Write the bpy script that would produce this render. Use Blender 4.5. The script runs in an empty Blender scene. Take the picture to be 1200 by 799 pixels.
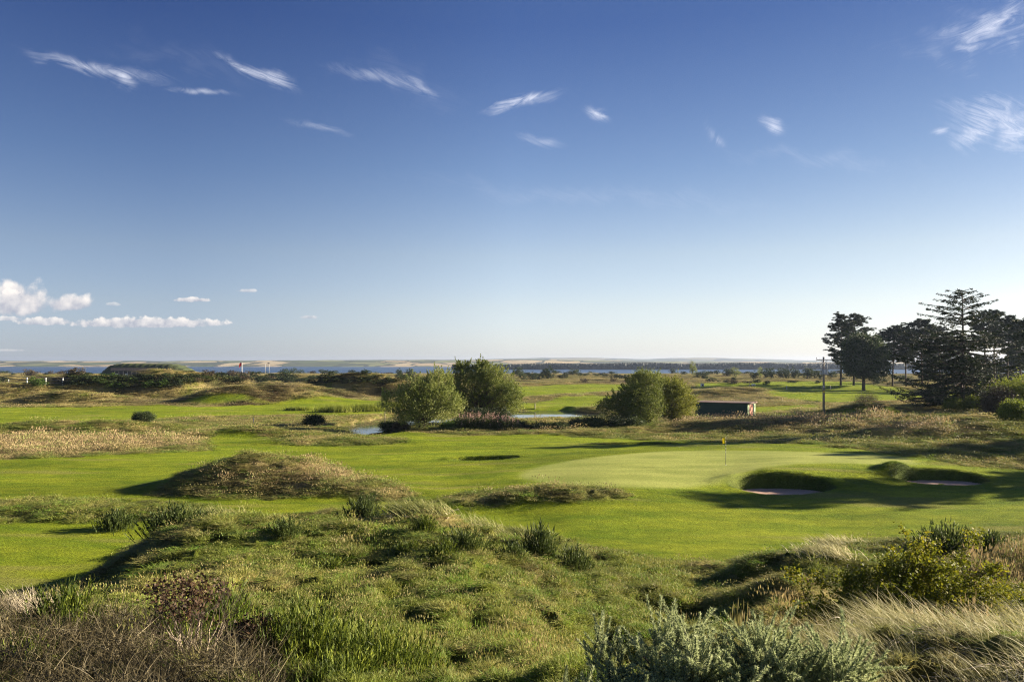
import bpy, math, random
import numpy as np
from mathutils import Vector, Matrix, Euler
rng = np.random.default_rng(7)
random.seed(7)
S = bpy.context.scene
COL = S.collection
PI = math.pi
F = 900.0; CH = 8.0; HY = 424.5          # focal length in photo pixels, eye height, horizon row
# ------------------------------------------------------------------ noise
def _hash(ix, iy, seed):
    h = (ix.astype(np.int64) * 374761393 + iy.astype(np.int64) * 668265263 + seed * 974711) & 0xffffffff
    h = ((h ^ (h >> 13)) * 1274126177) & 0xffffffff
    return ((h ^ (h >> 16)) & 0xffff) / 65535.0 * 2 * PI
def gnoise(x, y, seed=0):
    x = np.asarray(x, float); y = np.asarray(y, float)
    x0 = np.floor(x); y0 = np.floor(y); fx = x - x0; fy = y - y0
    u = fx * fx * fx * (fx * (fx * 6 - 15) + 10); v = fy * fy * fy * (fy * (fy * 6 - 15) + 10)
    def g(dx, dy):
        a = _hash(x0 + dx, y0 + dy, seed)
        return np.cos(a) * (fx - dx) + np.sin(a) * (fy - dy)
    a = g(0, 0) + (g(1, 0) - g(0, 0)) * u
    b = g(0, 1) + (g(1, 1) - g(0, 1)) * u
    return (a + (b - a) * v) * 1.5
def fbm(x, y, octv=4, seed=0, gain=.5):
    s = 0; a = 1.0; t = 0
    for k in range(octv):
        s = s + a * gnoise(x * 2 ** k + 17.3 * k, y * 2 ** k - 9.1 * k, seed + k); t += a; a *= gain
    return s / t
def sstep(a, b, x):
    t = np.clip((x - a) / (b - a), 0, 1); return t * t * (3 - 2 * t)
def mix(a, b, t):
    return a + (b - a) * t
# ------------------------------------------------------------------ terrain height
CP = []
def cp(px, Y, z): CP.append(((px - 600) / F * Y, Y, z))
for X in (-14, -5, 5, 14): CP.append((X, -4, 5.9)); CP.append((X, 2, 5.95))
for px in (-500, 0, 250): cp(px, 6, 5.35)
for px in (450, 600, 700): cp(px, 5.5, 5.45)
cp(820, 5, 5.55); cp(1000, 5, 5.6); cp(1250, 5, 5.6)
for px in (-150, 0): cp(px, 9, 4.85); cp(px, 13, 3.7); cp(px, 18, 1.8); cp(px, 24, .2); cp(px, 27, 0); cp(px, 33, 0)
cp(100, 9, 4.8); cp(100, 12, 4.0); cp(100, 16, 2.9); cp(100, 20, 1.9); cp(100, 26, .2); cp(80, 33, .0)
cp(200, 11, 4.1); cp(200, 15, 3.5); cp(200, 20, 2.95); cp(200, 24, 2.65); cp(190, 27, 1.3); cp(190, 31, .2)
for px in (300, 430): cp(px, 7.5, 4.95); cp(px, 11, 4.1); cp(px, 15, 3.4); cp(px, 20, 2.85); cp(px, 25, 2.7); cp(px, 28, 1.6); cp(px, 32, .3); cp(px, 36, 0)
cp(510, 7.5, 4.95); cp(510, 11, 4.1); cp(510, 15, 3.45); cp(510, 20, 3.0); cp(510, 25, 2.95); cp(510, 28.5, 1.8); cp(510, 32, .5); cp(510, 36, 0)
cp(600, 8, 4.8); cp(600, 11, 4.05); cp(600, 15, 3.3); cp(600, 20, 2.7); cp(600, 25, 2.2); cp(600, 29, 1.1); cp(600, 33, .2)
cp(700, 8, 4.6); cp(700, 10, 3.9); cp(700, 15, 2.85); cp(700, 20, 2.05); cp(700, 26, 1.1); cp(700, 31, .35)
cp(800, 8, 4.3); cp(800, 13, 2.7); cp(800, 18, 1.8); cp(800, 24, .9); cp(800, 30, .25)
cp(900, 7, 5.1); cp(900, 11, 3.6); cp(900, 16, 2.3); cp(900, 20, 1.8); cp(900, 25, 1.0); cp(900, 30, .3)
cp(1000, 7.2, 5.32); cp(1000, 11, 3.6); cp(1000, 17, 1.9); cp(1000, 23, 1.2); cp(1000, 28, 1.15); cp(1000, 33, 0)
for px in (1150, 1400): cp(px, 7.8, 5.15); cp(px, 11, 3.8); cp(px, 14, 3.1); cp(px, 20, 2.1); cp(px, 28, 1.45); cp(px, 34, .1)
for px in (-300, -100, 100, 300, 500, 600, 900, 1050, 1250, 1500): cp(px, 40, 0)
cp(700, 42, .45); cp(800, 42, .25); cp(640, 42, .3)
for px in (-300, 0, 200, 400): cp(px, 55, 0)
cp(520, 60, .15); cp(600, 62, .3)
cp(650, 53, .6); cp(760, 50, .7); cp(900, 51, .85); cp(1000, 52, .8); cp(1080, 57, .8); cp(860, 56, .7); cp(860, 66, .7); cp(1000, 62, .75); cp(720, 62, .6)
cp(900, 46, .02); cp(1050, 48, .05); cp(1180, 47, 0); cp(1200, 56, .5)
for px in (-300, 0, 200, 400, 560, 700, 850): cp(px, 80, 0)
cp(950, 80, .35); cp(1050, 78, .9); cp(1150, 82, 1.5); cp(1350, 80, 1.8); cp(1350, 60, .9)
cp(1000, 100, .4); cp(1100, 102, 1.0); cp(1200, 108, 1.3); cp(1400, 110, 1.3)
for px in (-300, 0, 300, 600, 900, 1200, 1500): cp(px, 140, 0); cp(px, 200, 0); cp(px, 300, 0); cp(px, 480, 0); cp(px, 640, -1.5); cp(px, 850, -8); cp(px, 1100, -12)
CP = np.array(CP)
def _uv(x, y):
    d = np.maximum(y + 8, 3); return x / d * 1.3, np.log(d)
_cu, _cv = _uv(CP[:, 0], CP[:, 1])
def _k(r2): return r2 * np.log(r2 + 1e-12) * .5
_n = len(CP)
_A = np.zeros((_n + 3, _n + 3))
_A[:_n, :_n] = _k((_cu[:, None] - _cu) ** 2 + (_cv[:, None] - _cv) ** 2) + np.eye(_n) * 2e-4
_A[:_n, _n:] = np.c_[np.ones(_n), _cu, _cv]; _A[_n:, :_n] = _A[:_n, _n:].T
_w = np.linalg.solve(_A, np.r_[CP[:, 2], 0, 0, 0])
def tps(x, y):
    u, v = _uv(x, y)
    z = _w[_n] + _w[_n + 1] * u + _w[_n + 2] * v
    for k in range(_n):
        z = z + _w[k] * _k((u - _cu[k]) ** 2 + (v - _cv[k]) ** 2)
    return z
# mounds: (photo column, distance, height, half width m, half depth m, turn)
MOUNDS = []
def md(px, Y, h, rx, ry, a=0, p=1.0):
    if 142 < Y < 195 and px < 460: h, p, rx, ry = h * 1.25, 1.5, rx * 1.05, ry * .95
    MOUNDS.append(((px - 600) / F * Y, Y, h, rx, ry, a, p))
md(312, 50, 1.85, 4.0, 2.9, 0, 1.25); md(398, 47.5, .65, 4.0, 1.7, -.15); md(225, 48.5, .45, 3.5, 1.6)
md(600, 43, .35, 2.8, .9); md(655, 43.5, .4, 2.4, .9); md(540, 42, .18, 2.2, .9)
md(195, 27, .5, 2.0, 1.8); md(125, 41, .25, 4, 1.2); md(20, 42, .2, 4, 1.2)
md(30, 90, .95, 9, 3.2); md(150, 91, .75, 6, 2.8); md(290, 87, .8, 3.6, 2.4, .1); md(330, 85, .35, 4, 2); md(400, 82, .15, 6, 1.6); md(428, 92, -.75, 3.4, 4.5, 0, 1.2); md(390, 77, .35, 8, 1.8, .05)
md(700, 88, .35, 7, 2.5); md(820, 93, .75, 10, 3.5); md(920, 92, .6, 8, 3.5); md(1040, 90, .95, 6, 3); md(1130, 84, .75, 5, 4); md(1085, 76, .6, 3, 2.6); md(1175, 73, .9, 4, 3); md(1000, 84, .45, 4, 2.2)
md(1015, 118, 1.5, 4.5, 3.5); md(1060, 125, .8, 6, 4); md(1100, 120, .7, 6, 3); md(960, 103, .25, 6, 2)
md(860, 195, 1.1, 9, 8); md(905, 190, .5, 8, 6); md(990, 185, .6, 10, 4); md(880, 262, .8, 18, 6); md(1000, 235, .9, 14, 5); md(940, 300, .5, 20, 6)
md(25, 172, 2.3, 15, 8, .1); md(100, 150, 1.3, 9, 3.5); md(60, 148, .8, 8, 3); md(150, 178, 3.3, 12, 6); md(205, 182, 2.9, 8, 6); md(90, 185, 2.7, 10, 7)
md(245, 190, 3.0, 14, 6); md(300, 158, 2.5, 10, 7, .1); md(265, 150, 1.5, 7, 4); md(345, 176, 1.9, 12, 5); md(400, 186, 2.4, 12, 4.5); md(450, 186, 2.3, 14, 4.5); md(360, 156, .8, 9, 4)
md(265, 345, 1.5, 40, 20); md(60, 330, 1.8, 40, 20); md(420, 330, 1.2, 40, 20)
md(610, 205, .6, 14, 8); md(690, 230, .7, 15, 8); md(650, 168, .5, 12, 5)
md(1052, 52.2, .5, 1.0, 1.1, 0, 1.3); md(918, 50.4, .14, 3.2, 1.1, 0, 1.3); md(1100, 53.2, .15, 3, 1.1, 0, 1.3); md(862, 49.0, .15, .8, .8)
md(965, 24, .75, 1.5, 1.3); md(925, 19, .6, 1.1, 1.2); md(1000, 17, .5, 1.0, 1.2); md(885, 24.5, .4, 1.2, .9); md(712, 13.4, -.9, .6, .6); md(560, 11.0, -.4, .6, .45); md(665, 17, -.3, .7, .6); md(790, 19, -.35, .8, .6); md(330, 14.5, -.3, .5, .4); md(470, 12.2, -.25, .5, .35)
# hollows cut for bunkers: centre px, Y, rx, ry, floor z, back slope
def P(px, Y): return ((px - 600) / F * Y, Y)
BUNK = [(*P(915, 47.9), 3.15, 1.8, -.24), (*P(1100, 51.0), 3.1, 1.6, -.16), (*P(568, 62.2), 2.6, 1.15, -.35), (*P(748, 73.3), 3.6, 1.0, -.35)]
POND = None
def seg_dist(px_, py_, poly):
    """signed distance to a closed polygon, negative inside"""
    n = len(poly); d2 = np.full(px_.shape, 1e18); ins = np.zeros(px_.shape, bool)
    for i in range(n):
        ax, ay = poly[i]; bx, by = poly[(i + 1) % n]
        ex, ey = bx - ax, by - ay; wx, wy = px_ - ax, py_ - ay
        t = np.clip((wx * ex + wy * ey) / (ex * ex + ey * ey + 1e-12), 0, 1)
        d2 = np.minimum(d2, (wx - ex * t) ** 2 + (wy - ey * t) ** 2)
        c = (ay > py_) != (by > py_)
        ins ^= c & (px_ < ex * (py_ - ay) / (ey if abs(ey) > 1e-12 else 1e-12) + ax)
    d = np.sqrt(d2); return np.where(ins, -d, d)
def pdist(x, y, poly, far=6.0):
    poly = np.asarray(poly); out = np.full(x.shape, far)
    m = (x > poly[:, 0].min() - far) & (x < poly[:, 0].max() + far) & (y > poly[:, 1].min() - far) & (y < poly[:, 1].max() + far)
    if m.any(): out[m] = seg_dist(x[m], y[m], poly)
    return out
def h0(x, y):
    """ground without small roughness"""
    x = np.asarray(x, float); y = np.asarray(y, float)
    z = tps(x, y)
    for cx, cy, h, rx, ry, a, p in MOUNDS:
        m = (np.abs(x - cx) < 3.2 * max(rx, ry)) & (np.abs(y - cy) < 3.2 * max(rx, ry))
        if not m.any(): continue
        dx = x[m] - cx; dy = y[m] - cy; c, s = math.cos(a), math.sin(a)
        q = ((dx * c + dy * s) / rx) ** 2 + ((-dx * s + dy * c) / ry) ** 2
        z[m] += h * np.exp(-(q ** p) * .75)
    if POND is not None:
        z = z - 2.2 * sstep(1.8, -1.2, pdist(x, y, POND))
    for cx, cy, rx, ry, fz in BUNK:
        dx = (x - cx) / rx; dy = (y - cy) / ry
        r = np.sqrt(dx * dx + dy * dy)
        # a soft rim standing above the cut
        z = z + .12 * np.exp(-((r - 1.25) / .22) ** 2) * (dy > -.2) * sstep(-.2, .4, dy)
        t = sstep(.84, 1.05, r); z = np.where(r < 1.05, np.minimum(z, mix(fz, z, t)), z)
    return z
def G0(px, py, hf=None, y0=3.0):
    """first hit of the view ray through a photo pixel with the ground, as world x, y, z"""
    hf = hf or h0
    Y = y0 * np.exp(np.linspace(0, math.log(1050 / y0), 900))
    X = (px - 600) / F * Y; Z = CH - (py - HY) / F * Y
    g = hf(X, Y); b = np.nonzero(Z < g)[0]
    if len(b) == 0: return X[-1], Y[-1], g[-1]
    i = max(b[0], 1); a0 = Z[i - 1] - g[i - 1]; a1 = Z[i] - g[i]; t = a0 / (a0 - a1 + 1e-9)
    Yh = Y[i - 1] + (Y[i] - Y[i - 1]) * t; return (px - 600) / F * Yh, Yh, float(hf(np.array([(px - 600) / F * Yh]), np.array([Yh]))[0])
def W(px, py, z=0.):
    Y = (CH - z) * F / (py - HY); return ((px - 600) / F * Y, Y)
POND = [W(*p, -.8) for p in [(398, 504), (425, 495), (462, 488.5), (520, 486), (600, 482), (660, 481.3), (712, 485.5), (700, 493), (600, 494), (520, 499), (455, 505), (430, 509)]]
def spline(poly, sub=6):
    p = np.array(poly, float); n = len(p); out = []
    for i in range(n):
        a, b, c, d = p[i - 1], p[i], p[(i + 1) % n], p[(i + 2) % n]
        for k in range(sub):
            t = k / sub
            out.append(.5 * ((2 * b) + (-a + c) * t + (2 * a - 5 * b + 4 * c - d) * t * t + (-a + 3 * b - 3 * c + d) * t ** 3))
    return np.array(out)
def GP(pts): return np.array([G0(*p)[:2] for p in pts])
GREEN = spline([W(*p, .7) for p in [(612, 552), (645, 563), (710, 568), (780, 567.5), (850, 560), (905, 550), (970, 546), (1035, 546), (1075, 543), (1050, 537), (990, 532), (900, 529), (800, 527.5), (710, 533), (645, 542)]])
FAIR = [GP(p) for p in [
 [(-120, 540), (100, 536), (250, 530), (240, 516), (255, 503), (300, 505), (345, 521), (450, 508.5), (560, 510), (640, 508), (720, 514), (800, 517), (900, 519), (960, 520), (1050, 532), (1120, 543), (1200, 550), (1320, 556),
  (1320, 622), (1200, 626), (1100, 636), (1040, 634), (1000, 631), (950, 644), (850, 662), (760, 652), (690, 640), (640, 628)],
 [(-120, 545), (300, 525), (700, 530), (690, 640), (640, 628), (600, 606), (560, 592), (520, 588), (430, 597), (300, 605), (240, 610), (190, 622), (165, 640), (140, 660), (110, 684), (0, 692), (-120, 700)],
 [(-140, 477), (100, 477), (190, 474), (230, 477), (280, 475), (330, 469), (455, 468.5), (455, 486), (400, 488), (350, 485.5), (230, 488), (150, 492.5), (0, 496.5), (-140, 497)],
 [(600, 453), (690, 449.5), (745, 451), (745, 457), (690, 460), (600, 466)],
 [(590, 473), (640, 469), (700, 463), (725, 465), (705, 477), (590, 478)],
 [(815, 449), (1000, 447), (1060, 455), (1090, 461), (1060, 470), (960, 470), (905, 466), (885, 455), (815, 453.5)],
 [(900, 484), (1000, 478), (1045, 480.5), (970, 488.5), (910, 489)], [(850, 480), (960, 472.5), (965, 477), (890, 484)],
 [(1030, 466), (1160, 455.5), (1230, 455), (1230, 463), (1120, 468), (1040, 470)], [(190, 472.5), (230, 466), (300, 464), (330, 470), (240, 474)],
]]
ROUGHP = [GP(p) for p in [      # rough islands inside the mown ground
 [(172, 578), (215, 556), (250, 542), (285, 535), (340, 535), (390, 545), (440, 563), (490, 578), (500, 588), (455, 588), (400, 578), (320, 582), (250, 584)],
 [(505, 588), (560, 576), (620, 571), (690, 571), (745, 582), (690, 585), (620, 587), (560, 592)],
 [(-120, 588), (100, 585), (190, 587), (250, 592), (240, 604), (190, 608), (100, 611), (-120, 614)],
 [(330, 519), (400, 511), (470, 513), (480, 519), (400, 522)],
 [(600, 466), (690, 460), (745, 458), (745, 462), (690, 463), (640, 469), (600, 473)]]]
HEATH = [GP(p) for p in [[(150, 470), (180, 466), (215, 468.5), (240, 471), (190, 472.5), (130, 474)], [(225, 474), (240, 462), (290, 454), (450, 449), (450, 456), (340, 458), (330, 470), (290, 475)], [(700, 447), (745, 446), (745, 449), (700, 449)], [(370, 480), (250, 484), (255, 487), (330, 487)]]]
TAN = [GP(p) for p in [[(960, 738), (1240, 728), (1340, 780), (1340, 900), (930, 900), (930, 770)], [(200, 570), (250, 545), (285, 538), (340, 538), (390, 548), (440, 566), (495, 582), (450, 584), (330, 578), (250, 580)], [(520, 584), (620, 573), (690, 573), (735, 582), (620, 583)], [(-120, 508), (60, 509), (160, 512), (235, 514), (250, 522), (150, 530), (60, 537), (-120, 540)], [(1040, 700), (1110, 670), (1200, 655), (1300, 660), (1300, 710), (1200, 715), (1120, 715)], [(780, 489), (960, 487), (1100, 497), (1160, 510), (1080, 512), (960, 502), (780, 500)]]]
def scratch(x, y):
    """rough micro relief in metres"""
    n1 = fbm(x / 2.6, y / 2.6, 3, 11); n2 = fbm(x / .7, y / .7, 3, 31)
    n3 = fbm(x / 1.25 + 5, y / 1.25, 3, 41); near = sstep(60, 25, y)
    return n1 * .38 + np.abs(n2) * .26 - .08 + near * (.36 * (1 - 3.0 * np.abs(n3)) - .14)
def cover(x, y):
    x = np.asarray(x, float); y = np.asarray(y, float)
    sc = np.clip(y / 60, .25, 3)
    wx = x + fbm(x / 2.2 / sc, y / 2.2 / sc, 3, 5) * .8 * sc; wy = y + fbm(x / 2.2 / sc, y / 2.2 / sc, 3, 6) * .9 * sc
    soft = .25 + .010 * y
    fair = np.zeros(x.shape)
    for p in FAIR: fair = np.maximum(fair, sstep(.5, -.5, pdist(wx, wy, p) / soft))
    for p in ROUGHP: fair = np.minimum(fair, 1 - sstep(.7, -.5, pdist(wx, wy, p) / soft))
    gr = sstep(.7, -.5, pdist(x + fbm(x / 1.5, y / 1.5, 2, 8) * .3, y, GREEN)); fair = np.maximum(fair, gr)
    hea = np.zeros(x.shape)
    for p in HEATH: hea = np.maximum(hea, sstep(1, -1, pdist(wx, wy, p, 8) / 2))
    tan = np.zeros(x.shape)
    for p in TAN: tan = np.maximum(tan, sstep(1, -1.5, pdist(wx, wy, p, 8) / 1.2))
    for cx, cy, rx, ry, fz in BUNK:
        r = np.hypot((x - cx) / rx, (y - cy) / ry); hea = hea * (r > 1.3)
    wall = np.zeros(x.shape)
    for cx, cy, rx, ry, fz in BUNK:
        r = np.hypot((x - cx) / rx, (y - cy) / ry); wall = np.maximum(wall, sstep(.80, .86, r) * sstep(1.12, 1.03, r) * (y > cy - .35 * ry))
    return dict(wall=wall, fair=fair, green=gr, heath=hea * (1 - fair), tan=tan * (1 - fair))
def h(x, y, fair=None):
    x = np.asarray(x, float); y = np.asarray(y, float)
    if fair is None: fair = cover(x, y)['fair']
    far = sstep(300, 120, y)
    z = h0(x, y) + (1 - fair) * scratch(x, y) * (.35 + .65 * far) + fair * (.05 * fbm(x / 5, y / 5, 2, 3))
    z = z + (1 - fair) * sstep(100, 200, y) * (1.1 * fbm(x / 26, y / 26, 3, 77) + (.9 * np.abs(fbm(x / 9, y / 9, 3, 78)) - .15) * sstep(520, 380, y))
    return z
def h1(x, y): return float(h(np.array([x]), np.array([y]))[0])
def G(px, py, y0=3.0):
    """pixel to ground point"""
    x, y, _ = G0(px, py, None, y0); return x, y, h1(x, y)
def at(px, Y):
    x = (px - 600) / F * Y; return x, Y, h1(x, Y)
# ------------------------------------------------------------------ mesh helpers
def mesh(name, V, Fc, mat=None, parent=None, smooth=False, attrs=None, mats=None, mi=None):
    V = np.asarray(V, np.float32).reshape(-1, 3); me = bpy.data.meshes.new(name)
    if isinstance(Fc, (list, tuple)):
        arrs = [np.asarray(f, np.int32) for f in Fc if len(f)]
    else: arrs = [np.asarray(Fc, np.int32)]
    me.vertices.add(len(V)); me.vertices.foreach_set('co', V.ravel())
    idx = np.concatenate([a.ravel() for a in arrs]); sizes = np.concatenate([np.full(len(a), a.shape[1], np.int32) for a in arrs])
    me.loops.add(len(idx)); me.loops.foreach_set('vertex_index', idx)
    me.polygons.add(len(sizes)); me.polygons.foreach_set('loop_start', np.r_[0, np.cumsum(sizes)[:-1]].astype(np.int32)); me.polygons.foreach_set('loop_total', sizes)
    for m_ in (mats or ([mat] if mat else [])): me.materials.append(m_)
    if mi is not None: me.polygons.foreach_set('material_index', np.asarray(mi, np.int32))
    me.polygons.foreach_set('use_smooth', np.full(len(sizes), bool(smooth)))
    for k, a in (attrs or {}).items():
        a = np.asarray(a, np.float32)
        if a.ndim == 1: me.attributes.new(k, 'FLOAT', 'POINT').data.foreach_set('value', a)
        elif a.shape[1] == 3: me.attributes.new(k, 'FLOAT_VECTOR', 'POINT').data.foreach_set('vector', a.ravel())
        else: me.attributes.new(k, 'FLOAT_COLOR', 'POINT').data.foreach_set('color', a.ravel())
    me.update(calc_edges=True)
    o = bpy.data.objects.new(name, me); COL.objects.link(o)
    if parent: o.parent = parent
    return o
def tag(o, label=None, cat=None, group=None, kind=None):
    if label: o['label'] = label
    if cat: o['category'] = cat
    if group: o['group'] = group
    if kind: o['kind'] = kind
    return o
def empty(name, loc=(0, 0, 0), rz=0, label=None, cat=None, group=None):
    o = bpy.data.objects.new(name, None); COL.objects.link(o); o.location = loc; o.rotation_euler.z = rz; o.empty_display_size = .1
    return tag(o, label, cat, group)
def copy_tree(o, parent=None):
    c = o.copy(); COL.objects.link(c)
    if parent: c.parent = parent
    for ch in list(o.children): copy_tree(ch, c)
    return c
class MB:
    def __init__(s): s.v = []; s.f3 = []; s.f4 = []; s.n = 0
    def add(s, V, f3=(), f4=()):
        V = np.asarray(V, float).reshape(-1, 3)
        if len(f3): s.f3.append(np.asarray(f3, int) + s.n)
        if len(f4): s.f4.append(np.asarray(f4, int) + s.n)
        s.v.append(V); s.n += len(V); return s
    def box(s, c, d, rz=0, taper=1.0):
        x, y, z = [q / 2 for q in d]
        V = np.array([[-x, -y, -z], [x, -y, -z], [x, y, -z], [-x, y, -z], [-x * taper, -y * taper, z], [x * taper, -y * taper, z], [x * taper, y * taper, z], [-x * taper, y * taper, z]])
        cs, sn = math.cos(rz), math.sin(rz); V[:, :2] = V[:, :2] @ np.array([[cs, sn], [-sn, cs]])
        return s.add(V + np.array(c), f4=[[0, 3, 2, 1], [4, 5, 6, 7], [0, 1, 5, 4], [1, 2, 6, 5], [2, 3, 7, 6], [3, 0, 4, 7]])
    def tube(s, pts, rad, n=6, cap=True):
        pts = np.asarray(pts, float); m = len(pts); rad = np.broadcast_to(np.asarray(rad, float), (m,))
        t = np.gradient(pts, axis=0); t /= np.linalg.norm(t, axis=1)[:, None] + 1e-9
        up = np.array([0, 0, 1.]) if abs(t[0][2]) < .9 else np.array([1., 0, 0])
        a = np.cross(t, up); a /= np.linalg.norm(a, axis=1)[:, None] + 1e-9; b = np.cross(t, a)
        th = np.arange(n) / n * 2 * PI
        V = pts[:, None] + rad[:, None, None] * (np.cos(th)[None, :, None] * a[:, None] + np.sin(th)[None, :, None] * b[:, None])
        i = np.arange(m - 1)[:, None] * n; j = np.arange(n)[None]; k = (j + 1) % n
        f4 = np.stack([i + j, i + k, i + n + k, i + n + j], -1).reshape(-1, 4)
        V = V.reshape(-1, 3); f3 = []
        if cap:
            V = np.r_[V, pts[:1], pts[-1:]]; q = m * n
            f3 = [[q, (x + 1) % n, x] for x in range(n)] + [[q + 1, (m - 1) * n + x, (m - 1) * n + (x + 1) % n] for x in range(n)]
        return s.add(V, f3, f4)
    def build(s, name, mat, parent=None, smooth=False):
        return mesh(name, np.concatenate(s.v), [np.concatenate(s.f3) if s.f3 else [], np.concatenate(s.f4) if s.f4 else []], mat, parent, smooth)
def runit(n, r=rng):
    v = r.normal(size=(n, 3)); return v / np.linalg.norm(v, axis=1)[:, None]
def leaves(c, L, Wd, d=None, r=rng, flat=0.0):
    """rhombus leaves at points c, long L, wide Wd, along d"""
    n = len(c); d = runit(n, r) if d is None else d / (np.linalg.norm(d, axis=1)[:, None] + 1e-9)
    q = runit(n, r); q[:, 2] *= (1 - flat); s_ = np.cross(d, q); s_ /= np.linalg.norm(s_, axis=1)[:, None] + 1e-9
    L = np.broadcast_to(L, (n,))[:, None]; Wd = np.broadcast_to(Wd, (n,))[:, None]
    V = np.stack([c - d * L * .5, c + s_ * Wd * .5, c + d * L * .5, c - s_ * Wd * .5], 1).reshape(-1, 3)
    return V, (np.arange(n)[:, None] * 4 + np.arange(4)[None])
def blades(base, d, L, w, bend, nseg=2, r=rng):
    """curved tapering blades: base points, direction, length, width, bend vector added at the tip"""
    n = len(base); d = d / (np.linalg.norm(d, axis=1)[:, None] + 1e-9)
    s_ = np.cross(d, runit(n, r)); s_ /= np.linalg.norm(s_, axis=1)[:, None] + 1e-9
    L = np.broadcast_to(L, (n,))[:, None]; w = np.broadcast_to(w, (n,))[:, None]
    rows = []
    for k in range(nseg + 1):
        t = k / nseg; c = base + d * L * t + bend * L * t * t
        if k < nseg: wk = w * (1 - t) ** .7 * .5; rows += [c - s_ * wk, c + s_ * wk]
        else: rows += [c]
    V = np.stack(rows, 1); m = V.shape[1]; o = np.arange(n)[:, None] * m
    f4 = np.concatenate([o + np.array([[2 * k, 2 * k + 1, 2 * k + 3, 2 * k + 2]]) for k in range(nseg - 1)]) if nseg > 1 else np.zeros((0, 4), int)
    f3 = o + np.array([[2 * nseg - 2, 2 * nseg - 1, 2 * nseg]])
    return V.reshape(-1, 3), f3, f4
# ------------------------------------------------------------------ materials
MATS = {}
def newmat(name):
    m = bpy.data.materials.new(name); m.use_nodes = True; nt = m.node_tree; nt.nodes.clear(); MATS[name] = m; return m, nt
def N(nt, t, ins=None, **kw):
    n = nt.nodes.new(t)
    for k, v in kw.items(): setattr(n, k, v)
    for k, v in (ins or {}).items():
        if isinstance(v, bpy.types.NodeSocket): nt.links.new(v, n.inputs[k])
        elif hasattr(v, '__len__') and len(v) == 3 and n.inputs[k].type == 'RGBA': n.inputs[k].default_value = (*v, 1)
        else: n.inputs[k].default_value = v
    return n
def ramp(nt, fac, stops):
    n = N(nt, 'ShaderNodeValToRGB', {'Fac': fac}); e = n.color_ramp.elements
    while len(e) < len(stops): e.new(.5)
    for k, (p, c) in enumerate(stops): e[k].position = p; e[k].color = (*c, 1) if len(c) == 3 else c
    return n.outputs['Color']
def mixc(nt, a, b, f, mode='MIX'):
    n = N(nt, 'ShaderNodeMix', data_type='RGBA', blend_type=mode)
    for k, v in ((0, f), (6, a), (7, b)):
        if isinstance(v, bpy.types.NodeSocket): nt.links.new(v, n.inputs[k])
        else: n.inputs[k].default_value = (*v, 1) if hasattr(v, '__len__') else v
    return n.outputs[2]
def math_(nt, op, a, b=0., c=0.):
    n = N(nt, 'ShaderNodeMath', operation=op)
    for k, v in enumerate((a, b, c)):
        if isinstance(v, bpy.types.NodeSocket): nt.links.new(v, n.inputs[k])
        else: n.inputs[k].default_value = v
    return n.outputs[0]
def leafmat(name, c1, c2, c3=None, trans=.35, scale=1.2, rough=.6, tint=False, spec=.25):
    m, nt = newmat(name)
    g = N(nt, 'ShaderNodeNewGeometry'); tc = N(nt, 'ShaderNodeTexCoord')
    no = N(nt, 'ShaderNodeTexNoise', {'Vector': tc.outputs['Object'], 'Scale': scale, 'Detail': 2.})
    f = math_(nt, 'ADD', math_(nt, 'MULTIPLY', g.outputs['Random Per Island'], .55), math_(nt, 'MULTIPLY', math_(nt, 'SUBTRACT', no.outputs['Fac'], .28), 1.0))
    col = ramp(nt, f, [(0, c1), (.5, c2), (1, c3 or c2)])
    if tint:
        a = N(nt, 'ShaderNodeAttribute', attribute_type='INSTANCER', attribute_name='tint')
        col = mixc(nt, col, a.outputs['Color'], 1.0, 'MULTIPLY')
    p = N(nt, 'ShaderNodeBsdfPrincipled', {'Base Color': col, 'Roughness': rough, 'Specular IOR Level': spec})
    t = N(nt, 'ShaderNodeBsdfTranslucent', {'Color': col})
    x = N(nt, 'ShaderNodeMixShader', {0: trans, 1: p.outputs[0], 2: t.outputs[0]})
    o = N(nt, 'ShaderNodeOutputMaterial', {'Surface': x.outputs[0]}); return m
def plain(name, c1, c2=None, rough=.8, scale=8., metal=0., bump=0., stretch=(1, 1, 1), detail=4.):
    m, nt = newmat(name); tc = N(nt, 'ShaderNodeTexCoord'); mp = N(nt, 'ShaderNodeMapping', {'Vector': tc.outputs['Object'], 'Scale': stretch})
    no = N(nt, 'ShaderNodeTexNoise', {'Vector': mp.outputs[0], 'Scale': scale, 'Detail': detail})
    col = ramp(nt, no.outputs['Fac'], [(.3, c1), (.7, c2 or c1)])
    p = N(nt, 'ShaderNodeBsdfPrincipled', {'Base Color': col, 'Roughness': rough, 'Metallic': metal})
    if bump: b = N(nt, 'ShaderNodeBump', {'Height': no.outputs['Fac'], 'Distance': bump, 'Strength': 1.}); nt.links.new(b.outputs[0], p.inputs['Normal'])
    N(nt, 'ShaderNodeOutputMaterial', {'Surface': p.outputs[0]}); return m
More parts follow.
